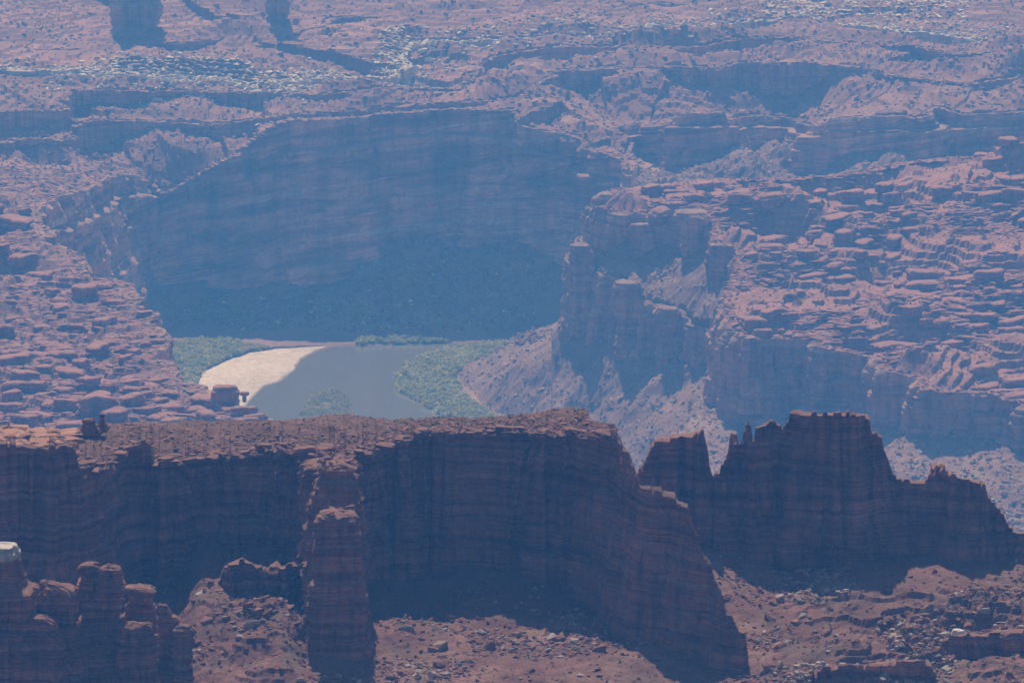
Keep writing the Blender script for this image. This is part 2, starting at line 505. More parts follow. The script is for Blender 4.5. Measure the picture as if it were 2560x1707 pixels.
C1 = Contour([(-400, 352, 3280), (0, 352, 3300), (205, 350, 3330), (182, 318, 3360), (240, 304, 3380), (450, 308, 3400), (560, 312, 3398), (640, 300, 3396), (720, 284, 3398), (870, 278, 3404),
              (1000, 265, 3414), (1080, 258, 3420), (1290, 252, 3426), (1310, 240, 3445), (1400, 180, 3500), (1500, 172, 3510), (1680, 168, 3510), (1800, 172, 3510), (1860, 160, 3530),
              (2000, 158, 3530), (2200, 172, 3510), (2260, 195, 3480), (2440, 212, 3470), (2560, 185, 3490), (2900, 190, 3490)], 2.0, ((50, 5), (22, 5), (8, 2.2)), 5, close=[(3000, 3400), (3000, 9000), (-3000, 9000), (-3000, 3000)])
C2 = Contour([(-400, 290, 3330), (0, 280, 3350), (152, 278, 3360), (190, 228, 3425), (410, 228, 3445), (640, 238, 3450), (840, 235, 3455), (935, 224, 3460),
              (1145, 224, 3466), (1185, 185, 3490), (1280, 135, 3560), (1390, 118, 3575), (1770, 120, 3575), (1830, 98, 3605), (1990, 94, 3610),
              (2035, 98, 3590), (2290, 118, 3560), (2370, 136, 3530), (2490, 130, 3540), (2560, 122, 3550), (2900, 130, 3540)], 2.0, ((50, 6), (22, 5), (8, 2.2)), 9, close=[(3000, 3400), (3000, 9000), (-3000, 9000), (-3000, 3000)])
C3 = Contour([(-400, 170, 3450), (80, 178, 3465), (300, 182, 3475), (540, 196, 3485), (640, 210, 3488), (800, 200, 3494), (980, 196, 3500), (1020, 165, 3525),
              (990, 135, 3565), (1030, 106, 3605), (1270, 98, 3612), (1400, 94, 3618), (1600, 94, 3618), (1700, 82, 3640), (1760, 68, 3670), (1920, 52, 3700),
              (2045, 44, 3715), (2052, 62, 3690), (2125, 64, 3680), (2230, 74, 3660), (2345, 90, 3630), (2465, 102, 3600), (2560, 94, 3620), (2900, 100, 3610)],
             2.0, ((60, 6), (22, 4.5), (8, 2.2)), 13, close=[(3000, 3400), (3000, 9000), (-3000, 9000), (-3000, 3000)])
C4 = Contour([(-400, 122, 3570), (0, 120, 3580), (300, 121, 3590), (390, 112, 3600), (495, 104, 3620), (640, 95, 3640), (700, 90, 3650), (850, 48, 3720),
              (1040, 40, 3740), (1100, 45, 3750), (1400, 20, 3800), (1700, 12, 3840), (2000, 8, 3850), (2560, -10, 3900), (2900, -10, 3900)],
             2.5, ((60, 12), (24, 8), (9, 2.5)), 17, close=[(3000, 3400), (3000, 9000), (-3000, 9000), (-3000, 3000)])
def foot_of(ct, h, seed, lo=0.06, hi=1.4):
    n = fbm(ct.Q[:, 0] / 55, ct.Q[:, 1] / 55, 0, 2, seed, 0.35)
    return ct.z - h * np.clip(0.7 + 1.0 * n, lo, hi)
FOOT = {1: foot_of(C1, 16, 3), 2: foot_of(C2, 14, 4), 3: foot_of(C3, 8, 5, 0.2, 1.3), 4: foot_of(C4, 5.5, 6, 0.1, 1.4)}
_q = to_px(C1.Q)[0]
FOOT[1] = np.where((_q > 660) & (_q < 1290), C1.z - 5, FOOT[1])
# the deep recess below the white caprock on the right
_q = to_px(C3.Q)[0]
FOOT[3] = FOOT[3] - 9 * sstep(1720, 1800, _q) * (1 - sstep(2040, 2056, _q))

# ------------------------------------------------------------------ far plateau with its left bench
def plateau_height(X, Y, want=False):
    S, I = {}, {}
    for k, ct in enumerate((C0, C1, C2, C3, C4)):
        S[k], I[k] = ct.query(X, Y)
    cts = (C0, C1, C2, C3, C4)
    DROP = 4.5
    z = np.where(True, C0.z[I[0]], 0.0)
    for k in range(4):
        ztop = cts[k].z[I[k]]
        zb = FOOT[k + 1][I[k + 1]]
        a = np.maximum(S[k], 0)
        b = np.maximum(-S[k + 1], 0)
        w = a / (a + b + 0.5)
        zt = ztop + (zb - ztop) * w ** 1.25
        if k == 0:
            z = zt
        else:
            z = np.where(S[k] > DROP, zt, z)
    far = np.maximum(S[4], 0)
    z = np.where(S[4] > DROP, C4.z[I[4]] + far * 0.008, z)
    n1 = fbm(X / 60, Y / 75, 0, 4, 21, 0.42)
    n2 = fbm(X / 11, Y / 14, 0, 4, 22)
    leftb = np.clip((3200 - Y) / 150, 0, 1)
    bump = 1.6 * n1 + 0.7 * n2
    bench = terr(10.0 * fbm(X / 52, Y / 50, 0, 4, 24, 0.42) + 0.6 * noise(X / 10, Y / 13, 0, 25), 2.6, 7) + terr(2.2 * noise(X / 15, Y / 17, 0, 26) + 0.4 * noise(X / 4.5, Y / 7, 0, 27), 0.9, 5) * 0.7
    small = terr(8.0 * n1 + 0.7 * n2 + 0.02 * (Y - 3300), 2.3, 8)
    edge = np.minimum.reduce([np.abs(S[k]) for k in range(5)])
    e = sstep(2, 22, edge)
    z = z + (bench * leftb + (small + 0.3 * bump) * (1 - leftb)) * (0.12 + 0.88 * e)
    z = np.where(S[0] < DROP, z - (DROP - S[0]) * 7.0, z)
    return z, S
Xa, Ya = fan_grid(2120, 3000, 440, 2.7)
Xb, Yb = fan_grid(Ya[-1, 0] + 2, 4150, 440, 1.7)
X, Y = np.concatenate([Xa, Xb]), np.concatenate([Ya, Yb])
Zp, S_p = plateau_height(X, Y)
P_plat = np.stack([X, Y, Zp], -1)
keep_plat = S_p[0] > 0.5
o = grid_obj('plateau', P_plat, M_plateau, keep_plat)
tag(o, 'far canyon plateau stepping back in dusty pink benches beyond the river', kind='structure')
plateau = o
# the plateau goes on past the frame
Xf, Yf = np.meshgrid(np.linspace(-2400, 2400, 60), np.linspace(4120, 6400, 30))
zb = float(np.median(Zp[-1]))
o = grid_obj('plateau', np.stack([Xf, Yf, zb - 1.5 + 5 * fbm(Xf / 300, Yf / 300, 0, 4, 61)], -1), M_plateau)
tag(o, 'flat distant desert stretching away behind the canyon plateau', kind='structure')

px0 = to_px(C0.Q)[0]
C0foot = 44 + 15 * fbm(C0.Q[:, 0] / 80, C0.Q[:, 1] / 80, 0, 3, 2) - 12 * (1 - sstep(500, 900, px0))
i_tip = int(np.argmin(np.abs(px0 - 1578) + np.abs(C0.Q[:, 1] - 3270) * 0.5))
ii = np.arange(len(C0.z))
C0foot = np.where(ii > i_tip + 12, 100.0, C0foot)
def c0_steps(v):
    return 1.5 * sstep(0.10, 0.12, v) + 6.0 * sstep(0.17, 0.185, v) + 1.2 * sstep(0.42, 0.43, v) + 2.0 * sstep(0.62, 0.63, v) + 3 * sstep(0.85, 0.9, v)
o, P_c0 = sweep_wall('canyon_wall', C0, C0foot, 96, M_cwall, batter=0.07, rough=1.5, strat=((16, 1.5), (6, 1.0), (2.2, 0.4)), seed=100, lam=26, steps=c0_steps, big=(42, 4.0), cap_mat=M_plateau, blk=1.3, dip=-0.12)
tag(o, 'huge shaded cliff curving behind the river bend', kind='structure')
CAPS = []
for k, (ct, rows, mat, lab, st) in enumerate((
        (C1, 22, M_ledge, 'lowest shaded ledge above the canyon rim', ((6, 0.8), (2.5, 0.5), (1.2, 0.3))),
        (C2, 20, M_ledge, 'shaded ledge band below the white caprock', ((6, 0.9), (2.5, 0.5), (1.2, 0.3))),
        (C3, 18, M_white, 'white caprock ledge along the far plateau', ((3, 0.6), (1.5, 0.4), (0.8, 0.2))),
        (C4, 8, M_ledge, 'thin dark ledge highest on the far plateau', ((3, 0.6), (1.5, 0.4))))):
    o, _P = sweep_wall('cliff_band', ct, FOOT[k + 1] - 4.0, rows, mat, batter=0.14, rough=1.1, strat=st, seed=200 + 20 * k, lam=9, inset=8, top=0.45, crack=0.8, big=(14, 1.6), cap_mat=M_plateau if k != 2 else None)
    CAPS.append(_P[:4])
    tag(o, lab, kind='structure')

# ------------------------------------------------------------------ right bench
def zr(px, py):
    dx, dy, dz = ray(px, py)
    t = (150 - 270 - CAM_Z) / (dz - 0.09 * dy)
    return (px, py, float(t * dy))
R2 = Contour([zr(*q) for q in ((2900, 380), (2560, 393), (2400, 392), (2300, 402), (2100, 436), (1950, 446), (1800, 446), (1650, 462), (1560, 474), (1505, 484),
              (1482, 505), (1500, 522), (1560, 532), (1660, 540), (1690, 548), (1760, 552), (1778, 600), (1772, 622), (1830, 632), (1838, 690), (1806, 750),
              (1812, 800), (1835, 838), (1900, 846), (1960, 850), (2028, 846), (2036, 872), (2100, 884), (2172, 890), (2205, 922), (2290, 948), (2303, 976),
              (2400, 985), (2477, 982), (2560, 1014), (2700, 1060), (2950, 1120))], 1.3, ((40, 3.0), (14, 2.6), (6, 1.2)), 33, close=[(3000, 2300), (3000, 3300)])
def bench_height(X, Y):
    S, I = R2.query(X, Y)
    zp = 150 - 0.09 * (3000 - Y)
    w = sstep(0, 30, S)
    z = R2.z[I] * (1 - w) + zp * w
    n = fbm(X / 38, Y / 46, 0, 4, 40)
    t1 = terr(13.0 * fbm(X / 62, Y / 58, 0, 4, 40, 0.4) + 0.7 * noise(X / 11, Y / 14, 0, 41), 3.6, 7)
    t2 = terr(2.6 * noise(X / 16, Y / 18, 0, 43) + 0.4 * noise(X / 4.5, Y / 7, 0, 44), 1.0, 5)
    z = z + (t1 + 1.5 * sstep(10, 60, S)) * sstep(3, 20, S) + t2 * 0.7 * sstep(1, 6, S) + 0.15 * noise(X / 1.7, Y / 3, 0, 42)
    px = 1280 + FPX * X / Y / 1.012
    z = z + 9 * sstep(2150, 2600, px) * sstep(2700, 3000, Y) * sstep(3, 40, S)
    z = np.where(S < 4.5, z - (4.5 - S) * 7.0, z)
    return z, S
X, Y = fan_grid(2330, 3150, 480, 2.1, px0=1440, px1=2690, colstep=2.8)
Zb, S_b = bench_height(X, Y)
P_bench = np.stack([X, Y, Zb], -1)
keep_bench = S_b > 0.5
o = grid_obj('rock_bench', P_bench, M_bench, keep_bench)
tag(o, 'broad knobby red bench on the right side of the canyon', kind='structure')
rbench = o
px2, py2 = to_px(R2.Q)
i0 = int(np.argmin(np.abs(px2 - 1482) + np.abs(py2 - 505)))
R2foot = np.full(len(R2.z), 60.0)
R2foot += 12 * sstep(2150, 2300, px2)
R2foot[:i0] = 100
iu = (np.arange(len(R2.z)) >= i0 - 60) & (px2 < 1775) & (py2 < 625)
R2foot[iu] = 118
R2foot = np.convolve(np.pad(R2foot, 20, 'edge'), np.ones(41) / 41, 'same')[20:-20]
def r2_steps(v):
    return 0.8 * sstep(0.12, 0.13, v) + 1.5 * sstep(0.30, 0.315, v) + 1.5 * sstep(0.66, 0.68, v)
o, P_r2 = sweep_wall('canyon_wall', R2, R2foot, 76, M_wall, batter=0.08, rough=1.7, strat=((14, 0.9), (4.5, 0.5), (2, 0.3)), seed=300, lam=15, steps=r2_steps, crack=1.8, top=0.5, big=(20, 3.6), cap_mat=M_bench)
tag(o, 'shaded cliff below the rim of the right bench', kind='structure')
MB = Contour([(1560, 556, 3025), (1490, 570, 3005), (1442, 602, 2978), (1420, 640, 2960), (1440, 672, 2935), (1540, 702, 2900), (1562, 722, 2885),
              (1622, 762, 2855), (1700, 775, 2838), (1724, 803, 2822), (1780, 835, 2770), (1815, 870, 2720)], 1.2, ((24, 4.5), (10, 2.5), (5, 1.2)), 37)
MBfoot = np.full(len(MB.z), 55.0)
o, _P = sweep_wall('canyon_wall', MB, MBfoot, 52, M_wall, batter=0.14, rough=2.0, strat=((10, 1.0), (4, 0.6), (1.8, 0.35)), seed=340, lam=11, crack=1.8, inset=6, big=(15, 3.0), cap_mat=M_talus)
tag(o, 'lower shaded cliff stepping down from the right bench nose', kind='structure')

# ------------------------------------------------------------------ canyon floor, river, sand
def zpts(L, z=0.0):
    return np.array([at_z(a, b, z)[:2] for a, b in L])
WPOLY = zpts([(560, 1180), (600, 1040), (622, 1005), (660, 966), (702, 954), (738, 925), (752, 900), (790, 880), (835, 866), (1000, 861), (1150, 857), (1262, 854), (1300, 850),
              (1330, 852), (1280, 860), (1150, 868), (1062, 890), (1005, 915), (985, 945), (992, 975), (1040, 1000), (1085, 1025), (1115, 1047), (1160, 1100), (1300, 1200)])
def poly_sdf(X, Y, poly):
    x, y = X.ravel(), Y.ravel()
    d = np.full(x.shape, 1e9)
    ins = np.zeros(x.shape, bool)
    n = len(poly)
    for i in range(n):
        ax, ay = poly[i]
        bx, by = poly[(i + 1) % n]
        ex, ey = bx - ax, by - ay
        t = np.clip(((x - ax) * ex + (y - ay) * ey) / (ex * ex + ey * ey), 0, 1)
        d = np.minimum(d, np.hypot(x - ax - t * ex, y - ay - t * ey))
        c = ((ay > y) != (by > y))
        with np.errstate(divide='ignore', invalid='ignore'):
            c &= x < (bx - ax) * (y - ay) / (by - ay + 1e-12) + ax
        ins ^= c
    return (d * np.where(ins, -1, 1)).reshape(X.shape)
SPOLY = zpts([(560, 1190), (480, 1060), (470, 1000), (486, 965), (500, 930), (560, 902), (620, 882), (700, 872), (780, 868), (834, 865), (792, 879), (754, 900), (740, 925), (704, 955), (662, 967), (624, 1006), (602, 1040), (570, 1180)])
LLINE = Contour([(1310, 845, 3262), (1235, 872, None, 2), (1150, 926, None, 2), (1140, 950, None, 2), (1172, 985, None, 2), (1205, 1020, None, 2), (1262, 1047, None, 2), (1420, 1130, None, 2), (1700, 1300, None, 2)], 3.0, ((20, 3),), 44, close=[(100, 1500), (3000, 1500), (3000, 3262)])
def floor_height(X, Y):
    dW = poly_sdf(X, Y, WPOLY)
    s1, i1 = C0.query(X, Y)
    s2, i2 = R2.query(X, Y)
    sm_, im = MB.query(X, Y)
    sl_, il = LLINE.query(X, Y)
    px = 1280 + FPX * X / Y / 1.012
    d1 = np.maximum(-s1 - 8, 0)
    d2 = np.maximum(-s2 - 6, 0)
    dm = np.maximum(-sm_ - 4, 0)
    w0 = 10 + 90 * (1 - sstep(480, 640, px))
    a = np.maximum(dW - w0, 0)
    z1 = (C0foot[i1] + 7) * (a / (a + d1 + 1.0)) ** (1.5 + 2.0 * (1 - sstep(700, 950, px)))
    # right-hand talus fan, from the bank line up to the cliffs
    a = np.maximum(sl_, 0)
    near = np.minimum(d2, np.where((px > 1380) & (px < 1850), dm, 1e6))
    z2 = (62 + 15 * sstep(2100, 2300, px)) * (a / (a + near + 1.0)) ** 0.85
    right = sl_ > 0
    z = np.where(right & (Y < 3235), z2, z1)
    n = fbm(X / 30, Y / 36, 0, 5, 51)
    rough = np.clip(z / 12, 0, 1)
    z = z + rough * (1.3 * n + 0.7 * fbm(X / 7, Y / 8, 0, 4, 52))
    rib = terr(14 * n + 5 * noise(X / 13, Y / 13, 0, 54), 5.0, 7) * 0.22
    z = z + rib * rough * sstep(0.1, 0.6, noise(X / 60, Y / 60, 0, 53) + 0.35)
    # side canyon floor on the far right
    g = sstep(1500, 1600, px) * sstep(3110, 3200, Y)
    zs = 104 + 16 * (np.maximum(0, 1 - np.maximum(-s1, 0) / 70)) + 9 * fbm(X / 30, Y / 40, 0, 4, 55) + terr(8 * n, 3, 7) * 0.6
    z = z * (1 - g) + zs * g
    bank = 0.4 + 2.0 * (1 - np.exp(-np.maximum(dW, 0) / 14)) + 0.35 * fbm(X / 9, Y / 9, 0, 3, 56)
    z = np.where(dW > 0, z + bank * sstep(-0.5, 1.5, dW), -2.5 * sstep(0, 6, -dW))
    z = np.where(poly_sdf(X, Y, SPOLY) < -2.5, -1.0, z)
    # mid bench below the nose of the right bench
    b = np.maximum(-s2, 0)
    inm = (sm_ > 3) & (s2 < 8) & (px > 1390) & (px < 1820) & (sm_ < 90) & (Y > 2700)
    zm = MB.z[im] + (126 - MB.z[im]) * (sm_ / (sm_ + b + 1.0)) + 1.5 * n + 1.5 * fbm(X / 7, Y / 8, 0, 3, 57)
    z = np.where(inm, zm, z)
    return z, dW, s1, s2, sm_, sl_
X, Y = fan_grid(2200, 3500, 590, 2.4)
Zf_, dW, s1, s2, sm_, sl_ = floor_height(X, Y)
P_floor = np.stack([X, Y, Zf_], -1)
PXf, PYf = to_px(P_floor)
keep_floor = (s1 < 14) & (s2 < 16) & ~((PYf > 1110) & (PXf < 1480)) & ~((PXf < 380) & (Y < 3100)) & (PYf < 1400)
o = grid_obj('canyon_floor', P_floor, M_talus, keep_floor)
tag(o, 'rubble slopes and banks in the bottom of the river canyon', kind='structure')
Xw, Yw = np.meshgrid(np.linspace(-420, 260, 40), np.linspace(2300, 3300, 40))
o = grid_obj('river', np.stack([Xw, Yw, Xw * 0], -1), M_water, smooth=True)
tag(o, 'calm grey-blue river bending through the canyon', kind='structure')
X, Y = fan_grid(2560, 3240, 590, 2.0, px0=440, px1=860, colstep=3)
ds = poly_sdf(X, Y, SPOLY)
zs = 0.35 + 2.9 * (1 - np.exp(np.minimum(ds, 0) / 16)) + 0.25 * fbm(X / 12, Y / 14, 0, 4, 58)
zs = np.where(ds > -0.5, -1.5, zs)
o = grid_obj('sandbar', np.stack([X, Y, zs], -1), M_sand, ds < 2, smooth=True)
tag(o, 'pale sandbar curving along the left bank of the river', kind='structure')
# wooded island in the middle of the river
IPOLY = zpts([(725, 1120), (738, 1060), (760, 1018), (785, 988), (825, 974), (862, 985), (878, 1010), (884, 1060), (890, 1120)])
X, Y = fan_grid(2750, 3090, 590, 3.0, px0=720, px1=910, colstep=5)
di = poly_sdf(X, Y, IPOLY)
P_isl = np.stack([X, Y, np.where(di < 0, 0.3 + 1.4 * (1 - np.exp(np.minimum(di, 0) / 6)), -1.0)], -1)
o = grid_obj('island', P_isl, M_talus, di < 4)
tag(o, 'low muddy island covered in brush in mid river', kind='structure')
# valley behind the near wall, hidden from the viewpoint
Xh, Yh = np.meshgrid(np.linspace(-420, 420, 50), np.linspace(1008, 2330, 70))
zh = np.interp(Yh, [1008, 1020, 1080, 1500, 1900, 2330], [352, 346, 322, 150, 45, 20]) + 3 * fbm(Xh / 60, Yh / 60, 0, 4, 60)
o = grid_obj('back_slope', np.stack([Xh, Yh, zh], -1), M_talus)
tag(o, 'slope falling away behind the near rock wall', kind='structure')

# ------------------------------------------------------------------ near ground
def ground_height(X, Y):
    px = 1280 + FPX * X / Y / 1.03
    z = 358.5 + 2.5 * sstep(1650, 2300, px) - 0.02 * (960 - Y)
    z = z + 1.3 * fbm(X / 22, Y / 22, 0, 5, 70) + 0.35 * fbm(X / 4, Y / 4, 0, 4, 71)
    t = terr(4.2 * fbm(X / 26, Y / 20, 0, 4, 72) + 1.0 * noise(X / 5, Y / 5, 0, 73), 1.5, 9)
    k = sstep(1850, 2150, px) * (1 - sstep(958, 975, Y))
    k2 = (1 - sstep(760, 900, px)) * sstep(430, 520, px) * 0.7
    t3 = terr(1.6 * noise(X / 7, Y / 6, 0, 75) + 0.6 * noise(X / 2.5, Y / 2.5, 0, 76), 0.5, 6)
    z = z + t * np.maximum(k, k2) * 0.75 + t3 * 0.5 * np.maximum(k, k2)
    z = z + 7.0 * sstep(420, 520, px) * (1 - sstep(700, 790, px)) * sstep(895, 945, Y)
    z = z + 5.0 * sstep(955, 1000, Y) * (1 - sstep(1750, 2000, px))
    return z
X, Y = fan_grid(862, 1016, 240, 2.6, colstep=2.8)
P_gr = np.stack([X, Y, ground_height(X, Y)], -1)
o = grid_obj('ground', P_gr, M_ground)
tag(o, 'red desert ground littered with rocks below the near wall', kind='structure')
Xg, Yg = np.meshgrid(np.linspace(-260, 260, 60), np.linspace(560, 864, 40))
o = grid_obj('ground', np.stack([Xg, Yg, np.interp(Yg, [560, 864], [340, 356.0]) + 1.5 * fbm(Xg / 25, Yg / 25, 0, 4, 74)], -1), M_ground)
tag(o, 'red slope dropping out of the bottom of the view', kind='structure')

# ------------------------------------------------------------------ near rock walls
def ribbon(name, ctl, px_step, foot, nf, nt, mat, seed, batter=4.0, parent=None, top_mat=None, rimnoise=0.35, rough=0.9, nb=6, butt=1.9, butt_end=False, crackd=0.9, strat=((4.2, 0.2), (1.7, 0.32), (0.75, 0.26))):
    ctl = np.array(ctl, float)                       # px, py_rim, y, py_sky, width
    px = np.arange(ctl[0, 0], ctl[-1, 0] + 0.1, px_step)
    f = lambda k: np.interp(px, ctl[:, 0], ctl[:, k])
    pr, y, ps, w = f(1), f(2), f(3), f(4)
    kk = np.hanning(23)
    kk /= kk.sum()
    y = np.convolve(np.pad(y, 11, 'edge'), kk, 'valid')
    calm = sstep(1530, 1580, px) if butt_end else 0.0
    y = y + butt * (1 - 0.85 * calm) * (np.tanh(3.0 * noise(px / 42.0, 0, 0, seed + 60)) + 0.5 * np.tanh(3.0 * noise(px / 17.0, 0, 0, seed + 61)))
    A = at_y(px, pr, y)
    B = at_y(px, ps, y + w)
    jag = rimnoise * np.tanh(2.5 * noise(A[:, 0] / 1.3, y / 3, 0, seed)) + 0.5 * rimnoise * np.tanh(2.5 * noise(A[:, 0] / 0.55, 3.1, 0, seed + 1))
    A[:, 2] += jag
    A[:, 2] = terr(A[:, 2] + 0.15 * noise(A[:, 0] / 3.5, 0, 0, seed + 5), 1.15, 5)
    ya = np.convolve(np.pad(A[:, 1], 14, 'edge'), np.ones(29) / 29, 'valid')
    T = np.stack([np.gradient(A[:, 0]), np.gradient(ya)], 1)
    T /= np.linalg.norm(T, axis=1)[:, None]
    N = np.stack([T[:, 1], -T[:, 0]], 1)
    v = np.linspace(0, 1, nf)[:, None]
    z = foot + (A[None, :, 2] - foot) * v
    H = np.maximum(A[:, 2] - foot, 0.1)
    off = batter * (1 - v) ** 1.4
    bx, by = A[None, :, 0] + N[None, :, 0] * off, A[None, :, 1] + N[None, :, 1] * off
    zz = z + 0.8 * noise(bx / 40, by / 40, 0, seed + 2) + 0.02 * bx
    d = rough * (1.6 * fbm(bx / 13, by / 13, z / 30, 3, seed + 3) + 0.5 * fbm(bx / 2.5, by / 2.5, z / 3.2, 4, seed + 4))
    d = d + strata(zz, 500, strat) * (0.55 + 0.7 * noise(bx / 9, by / 9, zz / 6, seed + 15)) + 0.5 * blocks(bx, zz, 3.4, 5.5, seed + 13) + 0.24 * blocks(bx, zz, 1.5, 2.1, seed + 14)
    for cl, cd in ((2.6, 0.55), (7.5, 1.7)):
        c = np.abs(noise(bx / cl, by / cl, z / (cl * 8), seed + 30 + int(cl)))
        d = d - crackd * cd * (1 - 0.6 * calm) * (1 - sstep(0.0, 0.11, c))
    d = d * sstep(1.0, 0.93, v) + 0.25 * np.tanh(3 * noise(bx / 1.4, by, z / 0.6, seed + 9)) * sstep(0.9, 1.0, v)
    F = np.stack([bx + N[None, :, 0] * d, by + N[None, :, 1] * d, z + 0 * bx], -1)
    t = np.linspace(0, 1, nt)[1:, None]
    tx = A[None, :, 0] + (B[None, :, 0] - A[None, :, 0]) * t
    ty = A[None, :, 1] + (B[None, :, 1] - A[None, :, 1]) * t
    tz = A[None, :, 2] + (B[None, :, 2] - A[None, :, 2]) * t
    arch = np.sin(np.pi * t) * np.minimum(0.06 * w, 0.9)[None, :]
    tz = tz + arch * 0.5 + (0.45 * fbm(tx / 3.2, ty / 4, 0, 4, seed + 6) + 0.3 * terr(2.0 * noise(tx / 4, ty / 5, 0, seed + 7), 0.7, 6)) * np.sin(np.pi * np.clip(t, 0, 0.92)) ** 0.5 * np.clip(w / 8, 0.2, 1)[None, :]
    Tp = np.stack([tx, ty, tz], -1)
    vb = np.linspace(0, 1, nb)[1:, None]
    last = Tp[-1]
    bz = last[None, :, 2] + (foot - 4 - last[None, :, 2]) * vb
    dk = rough * 0.8 * fbm(last[None, :, 0] / 6, last[None, :, 1] / 6, bz / 8, 3, seed + 8)
    boff = batter * vb ** 1.2 + dk
    Bk = np.stack([last[None, :, 0] - N[None, :, 0] * boff, last[None, :, 1] - N[None, :, 1] * boff, bz], -1)
    P = np.concatenate([F, Tp, Bk], 0)
    o = grid_obj(name, P, mat, parent=parent)
    if top_mat:
        o.data.materials.append(top_mat)
        n = P.shape[1] - 1
        mi = np.zeros(len(o.data.polygons), np.int32)
        mi[(nf - 1) * n:(nf + nt - 2) * n] = 1
        o.data.polygons.foreach_set('material_index', mi)
    return o, P, nf, nt
FOOTZ = 354.0
fin, P_fin, fnf, fnt = ribbon('rock_wall', [
    (-140, 1108, 948, 1072, 60), (0, 1112, 948, 1074, 60), (60, 1116, 947, 1076, 60), (150, 1118, 948, 1080, 58), (186, 1122, 950, 1082, 55), (196, 1165, 952, 1076, 60),
    (250, 1180, 957, 1064, 62), (262, 1178, 966, 1060, 58), (300, 1135, 978, 1058, 50), (330, 1112, 984, 1056, 44), (372, 1106, 986, 1056, 42), (384, 1150, 984, 1055, 44), (392, 1160, 983, 1055, 45),
    (470, 1152, 985, 1053, 44), (560, 1142, 987, 1051, 42), (640, 1136, 988, 1050, 38), (740, 1130, 986, 1046, 34), (770, 1134, 978, 1044, 40),
    (830, 1138, 974, 1036, 44), (880, 1142, 978, 1036, 40), (930, 1128, 986, 1044, 32), (1000, 1110, 990, 1046, 28), (1036, 1098, 991, 1046, 27), (1044, 1084, 991, 1046, 26),
    (1120, 1082, 990, 1045, 25), (1200, 1080, 988, 1044, 24), (1280, 1082, 985, 1037, 24), (1350, 1084, 981, 1031, 24), (1400, 1086, 977, 1021, 26), (1468, 1088, 973, 1018, 26), (1474, 1089, 972, 1050, 18),
    (1520, 1092, 968, 1058, 16), (1540, 1088, 966, 1066, 14), (1548, 1112, 956, 1100, 12), (1556, 1128, 955, 1118, 12), (1574, 1140, 954, 1134, 11), (1590, 1186, 948, 1182, 10), (1598, 1222, 942, 1214, 12),
    (1640, 1232, 940, 1222, 14), (1688, 1244, 937, 1232, 14), (1696, 1266, 935, 1258, 13), (1720, 1272, 933, 1264, 12), (1730, 1318, 931, 1314, 11), (1746, 1344, 930, 1340, 11), (1752, 1380, 929, 1378, 10),
    (1776, 1412, 927, 1410, 10), (1786, 1448, 926, 1446, 10), (1802, 1478, 924, 1476, 9), (1812, 1520, 918, 1518, 9), (1830, 1548, 917, 1546, 9), (1844, 1574, 916, 1572, 8), (1862, 1590, 915, 1588, 8), (1868, 1640, 914, 1638, 7), (1872, 1700, 914, 1699, 6)],
    2.2, FOOTZ, 140, 26, M_near, 400, batter=5.5, top_mat=M_top, butt_end=True)
tag(fin, 'long dark red rock wall crossing the foreground in shade', 'rock wall')
